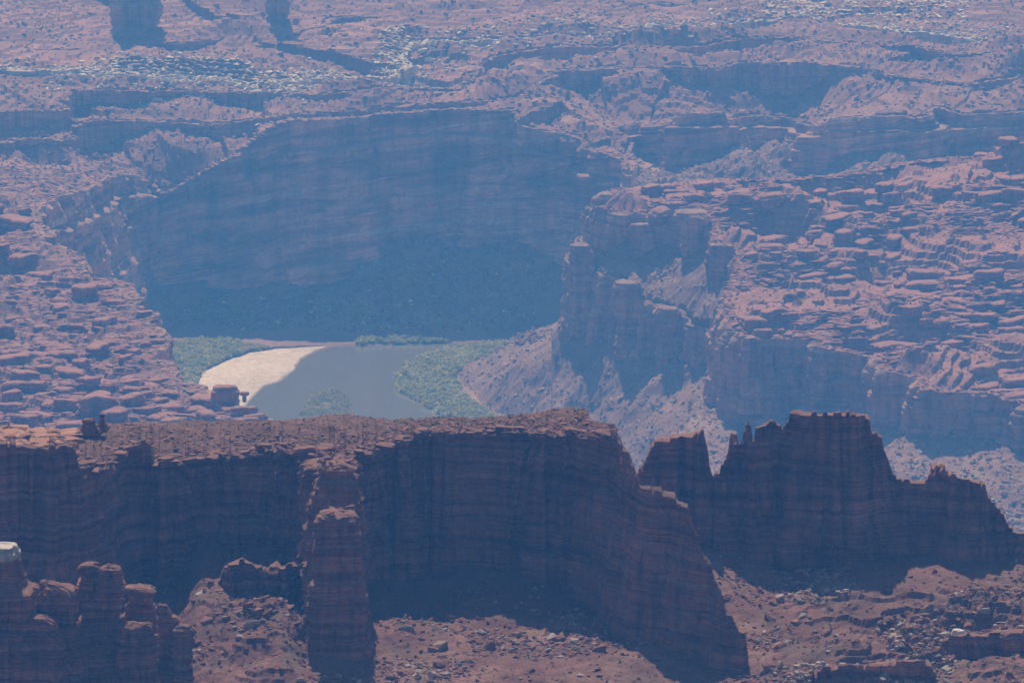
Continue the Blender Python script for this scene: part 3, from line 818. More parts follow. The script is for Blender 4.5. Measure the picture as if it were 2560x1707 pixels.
butte, P_but, bnf, bnt = ribbon('butte', [
    (1576, 1260, 1012, 1258, 9), (1592, 1185, 1010, 1182, 9), (1604, 1170, 1010, 1167, 9), (1630, 1118, 1010, 1108, 9), (1640, 1108, 1010, 1098, 10), (1680, 1100, 1009, 1086, 10), (1720, 1088, 1008, 1080, 9), (1758, 1079, 1007, 1074, 8),
    (1764, 1110, 1007, 1107, 7), (1770, 1130, 1007, 1128, 6), (1774, 1168, 1007, 1166, 5), (1782, 1192, 1006, 1190, 4), (1800, 1180, 1006, 1178, 4), (1803, 1164, 1006, 1162, 4), (1812, 1150, 1005, 1148, 4),
    (1820, 1130, 1005, 1128, 4), (1825, 1090, 1005, 1088, 3), (1830, 1082, 1005, 1081, 3), (1842, 1084, 1005, 1082, 3), (1846, 1110, 1005, 1108, 4), (1856, 1116, 1005, 1113, 5), (1861, 1100, 1005, 1098, 3), (1864, 1062, 1005, 1061, 3), (1871, 1056, 1005, 1055, 3),
    (1877, 1062, 1005, 1061, 3), (1881, 1100, 1005, 1098, 3), (1886, 1100, 1005, 1098, 3), (1889, 1073, 1005, 1071, 3), (1900, 1066, 1004, 1064, 4), (1922, 1056, 1004, 1054, 4), (1928, 1047, 1004, 1046, 3), (1934, 1054, 1004, 1052, 3), (1950, 1062, 1004, 1060, 4),
    (1956, 1074, 1003, 1071, 5), (1964, 1060, 1003, 1057, 5), (1972, 1052, 1003, 1049, 5), (1976, 1034, 1002, 1030, 7), (2030, 1036, 1000, 1031, 10), (2080, 1036, 999, 1032, 10), (2168, 1038, 1000, 1034, 10), (2174, 1046, 1001, 1042, 9), (2177, 1082, 1001, 1080, 8),
    (2204, 1094, 1002, 1091, 8), (2209, 1124, 1002, 1121, 7), (2220, 1150, 1003, 1147, 7), (2230, 1180, 1003, 1177, 6), (2246, 1200, 1003, 1197, 6), (2280, 1205, 1003, 1202, 6), (2314, 1204, 1003, 1201, 6), (2324, 1188, 1003, 1185, 6), (2328, 1166, 1003, 1162, 6),
    (2360, 1168, 1003, 1164, 6), (2366, 1182, 1002, 1179, 6), (2400, 1198, 1001, 1195, 7), (2440, 1206, 1000, 1203, 7), (2462, 1216, 999, 1213, 7), (2467, 1240, 999, 1237, 7), (2484, 1262, 998, 1259, 7), (2508, 1282, 997, 1279, 7), (2514, 1306, 997, 1303, 7),
    (2540, 1330, 996, 1327, 7), (2580, 1340, 995, 1337, 7), (2620, 1370, 994, 1367, 7), (2660, 1420, 992, 1417, 7)],
    1.8, FOOTZ + 5, 130, 7, M_near, 440, batter=6.0, rimnoise=0.25, rough=1.1, butt=1.5)
tag(butte, 'flat-topped shaded butte with spires and notches on its crest', 'butte')

def tower(name, outline, yc, depth, mat, seed, parent=None, rings=70, segs=64, cap_mat=None, cap_frac=0.0, rough=0.6, expo=3.2, lean=0.0, rm=1.0, strat=((4.2, 0.28), (1.7, 0.3), (0.75, 0.22))):
    """free-standing rock shaft; outline rows are (py, px_left, px_right) from the top down"""
    ol = np.array(outline, float)
    py = np.linspace(ol[0, 0], ol[-1, 0], rings)
    l, r = np.interp(py, ol[:, 0], ol[:, 1]), np.interp(py, ol[:, 0], ol[:, 2])
    A, B = at_y(l, py, yc), at_y(r, py, yc)
    cx, hw, z = (A[:, 0] + B[:, 0]) / 2, np.maximum((B[:, 0] - A[:, 0]) / 2, 0.05), A[:, 2]
    hd = hw * depth
    th = np.linspace(0, 2 * np.pi, segs + 1)
    ct, st = np.cos(th), np.sin(th)
    k = (np.abs(ct) ** expo + np.abs(st) ** expo) ** (-1 / expo)
    ux, uy = ct * k, st * k
    bx = cx[:, None] + hw[:, None] * ux[None]
    by = yc + hd[:, None] * uy[None] + lean * (z[0] - z)[:, None]
    zz = z[:, None] + 0 * bx
    nn = noise(bx / 40, by / 40, 0, seed + 2)
    d = rough * (fbm(bx / (6 * rm), by / (6 * rm), zz / (12 * rm), 3, seed) + 0.6 * fbm(bx / (1.6 * rm), by / (1.6 * rm), zz / (2 * rm), 3, seed + 3))
    d = d + strata(zz + 0.8 * nn + 0.02 * bx, 500, strat) + rm * 0.32 * blocks(th[None, :] * hw.mean() + 0 * zz, zz, 2.8 * rm, 4.5 * rm, seed + 13)
    for cl, cd in ((2.6 * rm, 0.35 * rm), (6.0 * rm, 0.6 * rm)):
        c = np.abs(noise(bx / cl, by / cl, zz / (cl * 8), seed + 30 + int(cl)))
        d = d - cd * (1 - sstep(0.0, 0.11, c))
    d[:, -1] = d[:, 0]
    d = np.minimum(d, hw[:, None] * 0.5)
    d = np.maximum(d, -hw[:, None] * 0.5)
    P = np.stack([bx + d * ux[None], by + d * uy[None], zz], -1)
    caps = []
    top = P[0]
    ctr = np.array([cx[0], yc, z[0]])
    for s in (0.8, 0.5, 0.2, 0.02):
        q = ctr + (top - ctr) * s
        q[:, 2] = z[0] + min(0.10 * hw[0], 0.4 * rm) * (1 - s ** 2) + 0.25 * rm * noise(q[:, 0] / rm, q[:, 1] / rm, 0, seed + 9) * (s > 0.1)
        caps.append(q)
    P = np.concatenate([np.array(caps[::-1]), P], 0)
    o = grid_obj(name, P, mat, parent=parent)
    if cap_mat:
        o.data.materials.append(cap_mat)
        mi = np.zeros(len(o.data.polygons), np.int32)
        mi[:int((4 + rings * cap_frac)) * segs] = 1
        o.data.polygons.foreach_set('material_index', mi)
    return o
def empty(name, loc):
    e = bpy.data.objects.new(name, None)
    e.location = loc
    C.objects.link(e)
    return e
# buttress standing out from the long wall: lower shaft and knobby shoulder
bt = tower('buttress', [(1282, 800, 888), (1286, 796, 894), (1300, 794, 896), (1360, 790, 898), (1480, 780, 906), (1560, 772, 916), (1620, 766, 926), (1650, 764, 928)], 928, 0.9, M_near, 611, segs=110, rings=130, rough=0.7, expo=6)
tag(bt, 'tall squared rock buttress standing out from the long wall', 'rock tower')
sh = tower('shoulder', [(1150, 800, 868), (1162, 790, 882), (1180, 795, 880), (1200, 786, 890), (1206, 790, 884), (1236, 780, 890), (1250, 774, 896), (1300, 770, 898), (1420, 764, 904), (1520, 758, 910), (1600, 750, 916)], 952, 1.6, M_near, 617, parent=bt, segs=120, rings=110, rough=1.0, expo=5)
rb = tower('ridge', [(1152, 780, 898), (1160, 766, 904), (1180, 752, 900), (1240, 746, 906), (1440, 740, 920)], 968, 0.9, M_near, 618, parent=bt, segs=90, rings=80, rough=1.3)
# low wall in the shade left of the buttress
low, P_low, _a, _b = ribbon('low_wall', [
    (535, 1470, 958, 1466, 5), (548, 1452, 958, 1446, 5), (560, 1424, 958, 1416, 6), (580, 1412, 958, 1404, 6), (606, 1404, 958, 1393, 6), (640, 1418, 958, 1412, 5), (668, 1424, 958, 1418, 5), (692, 1412, 958, 1400, 5), (705, 1422, 958, 1416, 5),
    (735, 1410, 957, 1404, 5), (760, 1432, 957, 1426, 5), (790, 1450, 956, 1446, 5)], 2.2, FOOTZ, 46, 6, M_near, 470, batter=3.0, rimnoise=0.25, rough=0.8)
tag(low, 'low crumbling rock wall in shade left of the buttress', 'rock wall')

# pinnacles at the lower left, nearer than the wall
def pin(name, outline, y, depth, seed, label, cat='rock tower', **kw):
    kw.setdefault('expo', 5.0)
    o = tower(name, outline, y, depth, M_near, seed, **kw)
    return tag(o, label, cat)
pin('pinnacle', [(1362, -60, 34), (1374, -66, 46), (1394, -66, 47), (1398, -70, 44), (1440, -80, 52), (1462, -90, 60), (1474, -90, 84), (1560, -100, 92), (1760, -110, 110)], 884, 0.8, 701,
    'white-capped rock block at the left edge', cap_mat=M_white, cap_frac=0.09, segs=90, rings=110)
pin('pinnacle', [(1454, 90, 150), (1466, 92, 186), (1480, 88, 192), (1520, 96, 186), (1600, 60, 200), (1760, 50, 220)], 888, 0.9, 705, 'broken rock shelf between the white-capped block and the twin knobs', segs=80, rings=90, rough=1.1)
pin('pinnacle', [(1452, 196, 306), (1470, 190, 312), (1490, 200, 304), (1560, 192, 312), (1620, 180, 316), (1760, 150, 330)], 893, 0.9, 709, 'shaded rock tower under the twin rounded knobs', segs=90, rings=110)
pin('pinnacle', [(1466, 318, 380), (1474, 316, 390), (1484, 320, 386), (1580, 316, 390), (1760, 300, 400)], 905, 0.8, 713, 'square-topped rock pillar right of the twin knobs', segs=70, rings=90)
pin('pinnacle', [(1560, 292, 390), (1572, 290, 386), (1590, 296, 384), (1760, 280, 400)], 889, 0.6, 717, 'low rubbly rock shelf in front of the square pillar', segs=70, rings=70, rough=1.0)
pin('pinnacle', [(1512, 392, 420), (1530, 388, 434), (1545, 404, 446), (1552, 404, 448), (1600, 400, 440), (1760, 380, 470)], 896, 0.9, 721, 'slim leaning rock pinnacle beside the rubble slope', segs=60, rings=90)
pin('pinnacle', [(1562, 440, 470), (1580, 438, 482), (1620, 436, 476), (1760, 420, 486)], 893, 0.9, 725, 'short stubby pinnacle nearest the rubble slope', segs=60, rings=70)
pin('pinnacle', [(1540, 44, 120), (1556, 40, 150), (1580, 46, 150), (1760, 30, 170)], 880, 0.7, 729, 'dark rock step below the broken shelf at lower left', segs=70, rings=70, rough=1.1)
def round_rock(name, px, py, wpx, hpx, y, mat, seed, label, cat='boulder', group=None):
    a = at_y(px, py, y)
    w, h = wpx / FPX * y / 2, hpx / FPX * y / 2
    bm = bmesh.new()
    bmesh.ops.create_icosphere(bm, subdivisions=4, radius=1.0)
    co = np.array([v.co[:] for v in bm.verts])
    s = np.sign(co) * np.abs(co) ** 0.92
    d = 1 + 0.10 * fbm(s[:, 0] * 1.3, s[:, 1] * 1.3, s[:, 2] * 1.3, 4, seed) + 0.05 * np.tanh(3 * noise(s[:, 2] * 4, 0, 0, seed + 1))
    s = s * d[:, None] * np.array([w, w * 0.9, h])
    for v, c in zip(bm.verts, s):
        v.co = c
    me = bpy.data.meshes.new(name)
    bm.to_mesh(me)
    bm.free()
    me.materials.append(mat)
    o = bpy.data.objects.new(name, me)
    o.location = a
    C.objects.link(o)
    return tag(o, label, cat, group)
pin('boulder', [(1406, 216, 236), (1409, 208, 243), (1416, 204, 248), (1430, 203, 250), (1436, 205, 247), (1440, 203, 250), (1456, 206, 250), (1470, 204, 252)], 890, 0.95, 733, 'left one of two rounded knobs balanced on the dark tower', 'boulder', segs=48, rings=40, rough=0.22, expo=2.6)
pin('boulder', [(1411, 262, 288), (1414, 252, 296), (1420, 247, 301), (1430, 244, 304), (1437, 248, 302), (1441, 244, 306), (1458, 243, 308), (1474, 240, 310)], 889, 0.95, 737, 'right one of two rounded knobs balanced on the dark tower', 'boulder', segs=48, rings=40, rough=0.22, expo=2.6)
pin('outcrop', [(1046, 206, 236), (1050, 200, 246), (1058, 202, 244), (1062, 196, 250), (1084, 194, 252)], 1000, 0.8, 738, 'dark low outcrop on the skyline at the left end of the long wall', 'outcrop', segs=48, rings=30, rough=0.5)
pin('outcrop', [(1036, 248, 262), (1040, 244, 268), (1050, 246, 266), (1054, 243, 270), (1078, 242, 272)], 1002, 0.8, 739, 'dark upright block on the skyline beside the low outcrop', 'outcrop', segs=40, rings=30, rough=0.4)
def pillar(outline, y, seed, label):
    o = tower('rock_tower', outline, y, 0.9, M_wall, seed, rings=70, segs=64, rough=1.4, rm=3.0, expo=4.0, strat=((9, 0.8), (4, 0.6), (1.8, 0.4)))
    return tag(o, label, 'rock tower')
pillar([(528, 1690, 1765), (540, 1684, 1774), (556, 1690, 1768), (600, 1700, 1764), (720, 1704, 1768), (820, 1700, 1776)], 2908, 751, 'flat-capped pillar standing out of the upper cliff of the right bench nose')
pillar([(612, 1775, 1830), (624, 1770, 1838), (650, 1776, 1834), (860, 1778, 1836), (920, 1772, 1842)], 2832, 752, 'tall column at the corner of the right bench above the talus')
pillar([(484, 1498, 1552), (494, 1490, 1562), (560, 1496, 1554), (640, 1490, 1558), (700, 1486, 1562)], 2972, 753, 'blocky tower at the very tip of the right bench')
pillar([(612, 1424, 1466), (630, 1418, 1484), (700, 1424, 1476), (770, 1418, 1484), (840, 1410, 1490)], 2938, 754, 'leftmost rock stump on the lower tier below the right bench')
pillar([(704, 1536, 1596), (722, 1530, 1610), (800, 1538, 1604), (850, 1534, 1610), (900, 1530, 1616)], 2874, 755, 'wide rock stump in the middle of the lower tier')
pillar([(770, 1642, 1690), (784, 1634, 1700), (860, 1640, 1694), (930, 1634, 1702)], 2832, 756, 'short rock stump at the right end of the lower tier')
pillar([(842, 1852, 1900), (852, 1846, 1908), (950, 1850, 1902), (1030, 1844, 1910)], 2612, 757, 'stout pillar left of the dark recess under the right bench rim')
pillar([(560, 1580, 1626), (572, 1574, 1634), (640, 1580, 1628), (720, 1576, 1634)], 2926, 758, 'narrow buttress between tip tower and capped pillar on the right bench')
# far towers on the plateau
def far_tower(outline, y, seed, label):
    o = tower('rock_tower', outline, y, 0.7, M_wall, seed, rings=90, segs=80, rough=1.6, rm=4.0, strat=((9, 0.9), (4, 0.7), (1.8, 0.4)))
    return tag(o, label, 'rock tower')
far_tower([(-230, 290, 385), (-150, 282, 392), (-60, 276, 400), (0, 274, 402), (44, 272, 406), (60, 280, 396), (84, 290, 380)], 3690, 741, 'broad shaded rock tower rising out of the top of the view')
far_tower([(-200, 675, 712), (-60, 670, 716), (20, 668, 722), (40, 668, 724), (60, 676, 720)], 3720, 745, 'slender shaded rock tower at the top of the view')

# ------------------------------------------------------------------ loose rock, knobs, plants
protos = bpy.data.collections.new('rock_shapes')
def proto_mesh(kind, seed):
    r = np.random.default_rng(seed)
    bm = bmesh.new()
    if kind in ('block', 'slab'):
        n = 16 if kind == 'block' else 12
        pts = r.uniform(-1, 1, (n, 3))
        pts /= (np.abs(pts) ** 4).sum(1)[:, None] ** 0.25
        pts *= np.array([1.0, r.uniform(0.6, 0.9), r.uniform(0.5, 0.8) if kind == 'block' else r.uniform(0.16, 0.3)])
        for q in pts:
            bm.verts.new(q)
        res = bmesh.ops.convex_hull(bm, input=bm.verts)
        bmesh.ops.delete(bm, geom=[v for v in bm.verts if not v.link_faces], context='VERTS')
        bmesh.ops.bevel(bm, geom=list(bm.edges), offset=0.05, segments=1, affect='EDGES')
    elif kind == 'knob':
        bmesh.ops.create_icosphere(bm, subdivisions=4, radius=1.0)
        co = np.array([v.co[:] for v in bm.verts])
        e1, e2 = r.uniform(3.0, 6.0), r.uniform(4.0, 7.0)
        rxy = (np.abs(co[:, 0]) ** e1 + np.abs(co[:, 1]) ** e1) ** (1 / e1)
        k = (rxy ** e2 + np.abs(co[:, 2]) ** e2) ** (-1 / e2)
        q = co * k[:, None]
        ang = np.arctan2(q[:, 1], q[:, 0])
        ox, oy = r.uniform(-60, 60, 2)
        low = fbm(np.cos(ang) * 1.1 + ox, np.sin(ang) * 1.1 + oy, q[:, 2] * 0.3, 3, seed)
        bed = np.tanh(4 * noise(q[:, 2] * 2.4 + 0.25 * low, ox, 0, seed + 1)) + 0.5 * np.tanh(4 * noise(q[:, 2] * 6, oy, 0, seed + 2))
        c = np.abs(noise(np.cos(ang) * 2.2 + ox, np.sin(ang) * 2.2 + oy, q[:, 2] * 0.2, seed + 3))
        f = 1 + 0.26 * low + 0.07 * bed - 0.16 * (1 - sstep(0, 0.12, c))
        q[:, :2] *= f[:, None]
        q[:, 2] += np.where(q[:, 2] > 0.3, 0.07 * terr(2.2 * noise(q[:, 0] * 1.1 + ox, q[:, 1] * 1.1 + oy, 0, seed + 4), 0.6, 6) + 0.05 * noise(q[:, 0] * 4 + ox, q[:, 1] * 4, 0, seed + 5), 0)
        for v, c_ in zip(bm.verts, q):
            v.co = c_
    elif kind in ('bush', 'tuft'):
        n = 70 if kind == 'bush' else 26
        for k in range(n):
            d = r.normal(size=3)
            d /= np.linalg.norm(d)
            d[2] = abs(d[2]) * 1.1 - 0.1
            c = d * r.uniform(0.45, 1.0) * np.array([1, 1, 0.9])
            sz = r.uniform(0.14, 0.30) * (1.0 if kind == 'bush' else 1.7)
            u = r.normal(size=3)
            u /= np.linalg.norm(u)
            w = np.cross(u, r.normal(size=3))
            w /= np.linalg.norm(w)
            vs_ = [bm.verts.new(c + sz * (x * u + y * w)) for x, y in ((-1, -0.2), (0, -0.6), (1, 0.1), (0.1, 0.7))]
            bm.faces.new(vs_)
    me = bpy.data.meshes.new(kind)
    bm.to_mesh(me)
    bm.free()
    return me
SETS = {}
def proto_set(key, kind, n, mat, seed):
    col = bpy.data.collections.new(key)
    ms = []
    for k in range(n):
        me = proto_mesh(kind, seed + k)
        me.materials.append(mat)
        ob = bpy.data.objects.new('%s_%02d' % (key, k), me)
        col.objects.link(ob)
        ms.append(me)
    SETS[key] = (col, ms)
for key, kind, n, mat, seed in (('block_red', 'block', 8, M_bred, 10), ('slab_red', 'slab', 6, M_bred, 30), ('block_pink', 'block', 8, M_bpink, 50), ('slab_pink', 'slab', 8, M_bpink, 70),
                                ('block_white', 'block', 8, M_bwhite, 90), ('slab_white', 'slab', 6, M_bwhite, 110), ('block_grey', 'block', 8, M_bgrey, 130), ('slab_bench', 'slab', 8, M_bench, 150),
                                ('slab_orange', 'slab', 6, M_knobnear, 160), ('knob', 'knob', 14, M_bench, 170), ('knob_near', 'knob', 6, M_near, 190), ('bush_green', 'bush', 5, M_green, 210), ('bush_dry', 'bush', 4, M_dry, 220), ('tuft', 'tuft', 4, M_scrub, 230)):
    proto_set(key, kind, n, mat, seed)

def scatter_tree():
    ng = bpy.data.node_groups.new('scatter', 'GeometryNodeTree')
    ng.interface.new_socket('Geometry', in_out='INPUT', socket_type='NodeSocketGeometry')
    ng.interface.new_socket('Rocks', in_out='INPUT', socket_type='NodeSocketCollection')
    ng.interface.new_socket('Geometry', in_out='OUTPUT', socket_type='NodeSocketGeometry')
    gi, go = ng.nodes.new('NodeGroupInput'), ng.nodes.new('NodeGroupOutput')
    ci = ng.nodes.new('GeometryNodeCollectionInfo')
    ci.inputs['Separate Children'].default_value = True
    ci.inputs['Reset Children'].default_value = True
    ip = ng.nodes.new('GeometryNodeInstanceOnPoints')
    ip.inputs['Pick Instance'].default_value = True
    def attr(name, typ):
        a = ng.nodes.new('GeometryNodeInputNamedAttribute')
        a.data_type = typ
        a.inputs[0].default_value = name
        return next(o for o in a.outputs if o.enabled and o.name == 'Attribute')
    L = ng.links.new
    L(gi.outputs[0], ip.inputs['Points'])
    L(gi.outputs[1], ci.inputs['Collection'])
    L(ci.outputs[0], ip.inputs['Instance'])
    L(attr('pick', 'INT'), ip.inputs['Instance Index'])
    L(attr('rot', 'FLOAT_VECTOR'), ip.inputs['Rotation'])
    L(attr('scl', 'FLOAT_VECTOR'), ip.inputs['Scale'])
    L(ip.outputs[0], go.inputs[0])
    return ng
SCATTER = scatter_tree()
def stuff(name, key, P, S, label, parent=None, tilt=0.25, sink=0.25, seed=0, align=None, flat=1.0):
    r = np.random.default_rng(seed)
    n = len(P)
    me = bpy.data.meshes.new(name)
    me.vertices.add(n)
    P = P.copy()
    S3 = np.stack([S * r.uniform(0.85, 1.3, n), S * r.uniform(0.85, 1.2, n), S * r.uniform(0.7, 1.2, n) * flat], 1)
    if align is not None:
        S3[:, 0] *= r.uniform(1.0, 2.2, n)
    P[:, 2] += S3[:, 2] * (0.35 - sink)
    me.vertices.foreach_set('co', P.astype(np.float32).ravel())
    rz = r.uniform(0, 6.283, n) if align is None else align + r.normal(0, 0.35, n)
    rot = np.stack([r.normal(0, tilt, n), r.normal(0, tilt, n), rz], 1)
    for nm, typ, dat, fld in (('rot', 'FLOAT_VECTOR', rot, 'vector'), ('scl', 'FLOAT_VECTOR', S3, 'vector'), ('pick', 'INT', r.integers(0, len(SETS[key][1]), n), 'value')):
        a = me.attributes.new(nm, typ, 'POINT')
        a.data.foreach_set(fld, np.ascontiguousarray(dat.astype(np.float32 if typ != 'INT' else np.int32)).ravel())
    me.materials.append(SETS[key][1][0].materials[0])
    o = bpy.data.objects.new(name, me)
    C.objects.link(o)
    md = o.modifiers.new('scatter', 'NODES')
    md.node_group = SCATTER
    md['Socket_1'] = SETS[key][0]
    tag(o, label, kind='stuff')
    if parent:
        o.parent = parent
    return o
def pick(P, keep, n, weight=None, seed=0):
    r = np.random.default_rng(seed)
    w = keep.astype(float).ravel()
    if weight is not None:
        w = w * np.clip(weight, 0, None).ravel()
    cum = np.cumsum(w)
    i = np.searchsorted(cum, r.uniform(0, cum[-1], n))
    i = np.clip(i, 0, len(w) - 1)
    Q = P.reshape(-1, 3)[i]
    return Q
def sizes(n, lo, hi, power, seed):
    r = np.random.default_rng(seed)
    return lo + (hi - lo) * r.uniform(0, 1, n) ** power
def single(name, me, loc, scl, rot, parent=None):
    o = bpy.data.objects.new(name, me)
    o.location, o.scale, o.rotation_euler = loc, scl, rot
    C.objects.link(o)
    if parent:
        o.parent = parent
    return o

# screen fields of the sheets, for densities
PXp, PYp = to_px(P_plat)
PXb, PYb = to_px(P_bench)
PXg, PYg = to_px(P_gr)
ridge = lambda x, y, lam, sd: noise(x / lam, y / lam, 0, sd)

# knobs of bedrock on the benches
def knobs(P, keep, weight, n, lo, hi, parent, seed, zf, key='knob', hz=(0.25, 0.7), align=0.5, power=3.0, fixed=(), spread=0.6, long=(0.9, 1.5)):
    Q = pick(P, keep, n * 4, weight, seed)
    sz = np.sort(sizes(n * 4, lo, hi, power, seed + 1))[::-1]
    r = np.random.default_rng(seed + 2)
    got = []
    for q, s in list(fixed) + list(zip(Q, sz)):
        if len(got) >= n:
            break
        if all((q[0] - g[0]) ** 2 + ((q[1] - g[1]) * 0.8) ** 2 > (0.8 * (s + g[2])) ** 2 for g in got):
            got.append((q[0], q[1], s))
            h = s * r.uniform(*hz)
            me = SETS[key][1][int(r.integers(len(SETS[key][1])))]
            single('rock_knob', me, (q[0], q[1], q[2] + 0.25 * h), (s * r.uniform(*long), s * r.uniform(0.6, 0.95), h), (r.normal(0, 0.05), r.normal(0, 0.05), align + r.normal(0, spread)), parent)
    return got
wb = sstep(0.1, 0.5, noise(P_bench[..., 0] / 50, P_bench[..., 1] / 60, 0, 81) + 0.25) * (0.35 + 0.65 * sstep(560, 800, PYb)) * sstep(2, 8, S_b)
knobs(P_bench, keep_bench, wb, 180, 1.5, 9.0, rbench, 5, None, align=0.45)
wl = sstep(640, 760, PYp) * sstep(3, 10, S_p[0]) * (PXp < 720)
wl2 = (sstep(450, 600, PYp) * 0.4 + sstep(800, 950, PYp)) * sstep(2, 8, S_p[0]) * (PXp < 760) * (PXp > -60)
def on(P, px, py):
    d = (to_px(P)[0] - px) ** 2 + (to_px(P)[1] - py) ** 2
    return P.reshape(-1, 3)[int(np.argmin(d.ravel()))]
fx = [(on(P_plat, px, py), s) for px, py, s in ((560, 1018, 7.5), (612, 1030, 5.5), (640, 1052, 5.0), (520, 1050, 7), (440, 1060, 6), (420, 1030, 9), (290, 1050, 7.5), (330, 1010, 8), (240, 1020, 8.5), (60, 950, 7), (170, 940, 8), (310, 945, 8),
                                                (350, 905, 8), (30, 1030, 8), (100, 700, 8), (60, 660, 8), (260, 720, 6), (290, 760, 6))]
knobs(P_plat, keep_plat, wl2, 150, 1.4, 8.5, plateau, 8, None, align=0.1, fixed=fx, hz=(0.3, 0.65), spread=0.8, long=(0.85, 1.35), power=3.2)
stuff('slab_field', 'slab_bench', pick(P_bench, keep_bench, 9000, sstep(-0.2, 0.5, noise(P_bench[..., 0] / 40, P_bench[..., 1] / 60, 0, 82)) * sstep(1, 3, S_b), 41), sizes(9000, 0.6, 3.8, 2.2, 42), 'thin red slabs covering the right bench', parent=rbench, tilt=0.08, seed=43, align=0.4)
stuff('slab_field', 'slab_bench', pick(P_plat, keep_plat & (PYp > 420) & (PXp < 760), 7000, sstep(1, 3, S_p[0]), 44), sizes(7000, 0.5, 2.8, 2.5, 45), 'thin red slabs covering the left bench', parent=plateau, tilt=0.08, seed=46, align=0.1)
for Pc, key, n, lo, hi, par, lab in ((P_r2[:4], 'slab_bench', 1500, 0.5, 2.6, rbench, 'slabs along the rim of the right bench'), (P_c0[:4], 'slab_pink', 2200, 0.6, 2.8, plateau, 'slabs along the canyon rim'),
                                     (CAPS[0], 'slab_pink', 1500, 0.6, 3.0, plateau, 'slabs along the lowest far ledge'), (CAPS[1], 'slab_pink', 1500, 0.6, 3.0, plateau, 'slabs along the middle far ledge'),
                                     (CAPS[2], 'slab_white', 1500, 0.7, 3.2, plateau, 'white slabs along the caprock edge')):
    stuff('rim_slabs', key, pick(Pc, np.ones(Pc.shape[:2], bool), n, None, n + len(lab)), sizes(n, lo, hi, 2.5, n + 1), lab, parent=par, tilt=0.12, sink=0.3, seed=n + len(lab))
PXc, PYc = to_px(P_c0[:4])
stuff('rim_slabs', 'slab_pink', pick(P_c0[:4], (PXc > 380) & (PXc < 760) & (PYc < 520), 420, None, 77), sizes(420, 1.2, 4.5, 2.0, 78), 'big tilted slabs where the rim climbs on the left', parent=plateau, tilt=0.15, sink=0.3, seed=79)
# rubble on the far plateau
foot_w = 0
for k in (1, 2, 3):
    foot_w = foot_w + np.exp(-np.maximum(-S_p[k], 0) / 22) * (S_p[k] < 2)
fr = keep_plat & (PYp < 520) & (Zp > 120)
stuff('rubble', 'block_pink', pick(P_plat, fr, 9000, 0.25 + foot_w + sstep(0.1, 0.6, noise(P_plat[..., 0] / 40, P_plat[..., 1] / 60, 0, 83)), 51), sizes(9000, 0.5, 2.3, 3.0, 52), 'pink rubble strewn over the far plateau', seed=53)
stuff('rubble', 'slab_pink', pick(P_plat, fr, 6000, 0.3 + foot_w, 54), sizes(6000, 0.7, 3.2, 3.0, 55), 'pink slabs strewn below the far ledges', seed=56, tilt=0.35)
ww = np.exp(-np.abs(S_p[3] + 6) / 14) * sstep(-0.25, 0.4, noise(P_plat[..., 0] / 45, P_plat[..., 1] / 45, 0, 84) + 0.1)
stuff('rubble', 'block_white', pick(P_plat, fr, 3200, ww, 57), sizes(3200, 0.6, 2.6, 2.2, 58), 'small pale rubble along the white caprock', seed=59)
stuff('rubble', 'slab_white', pick(P_plat, fr, 1800, np.exp(-np.abs(S_p[3] - 8) / 14), 60), sizes(1800, 0.8, 3.2, 2.2, 61), 'pale slabs lying along the white caprock', seed=62)
r = np.random.default_rng(63)
zone_w = 0.35 + 1.6 * sstep(460, 520, PXp) * (1 - sstep(1080, 1160, PXp)) + 0.8 * sstep(1380, 1420, PXp) * (1 - sstep(1720, 1780, PXp)) + 0.8 * sstep(2440, 2480, PXp)
QQ = pick(P_plat, fr & (PXp > 0) & (PXp < 2560), 120, (0.2 + ww) * zone_w * (S_p[3] < 0) * (S_p[3] > -24), 64)
for q in QQ:
    s = 2.2 + 2.6 * r.uniform() ** 2
    a, _b2 = to_px(q)
    shp = 'block' if r.uniform() < 0.7 else 'slab'
    where = ('near the left edge', 'above the left part of the canyon wall', 'above the middle of the canyon wall', 'beyond the right end of the canyon wall', 'left of the dark recess', 'near the right edge')[int(np.clip(a // 427, 0, 5))]
    big = 'large' if s > 3.6 else ('medium' if s > 2.7 else 'small')
    lab = '%s pale %s below the white caprock, %s' % (big, 'boulder' if shp == 'block' else 'slab', where)
    grp = lab.replace(',', '')
    k = SETS[shp + '_white'][1]
    tag(single('boulder', k[int(r.integers(len(k)))], (q[0], q[1], q[2] + 0.3 * s * 0.5), (s * 1.15, s, s), (r.normal(0, 0.4), r.normal(0, 0.4), r.uniform(0, 6.28))), lab, 'boulder', grp)
stuff('rubble', 'slab_white', pick(P_plat, fr & (PXp > 1880) & (PXp < 2420) & (PYp > 2) & (PYp < 44), 1600, None, 66), sizes(1600, 0.8, 3.4, 2.0, 67), 'pale slickrock slabs high on the plateau at right', seed=68, flat=0.5)
stuff('rubble', 'slab_white', pick(P_plat, fr & (PXp > 280) & (PXp < 1020) & (S_p[3] > -2) & (S_p[3] < 26), 1600, None, 69), sizes(1600, 0.8, 3.6, 2.0, 70), 'pale slickrock slabs behind the white caprock edge', seed=71, flat=0.5)
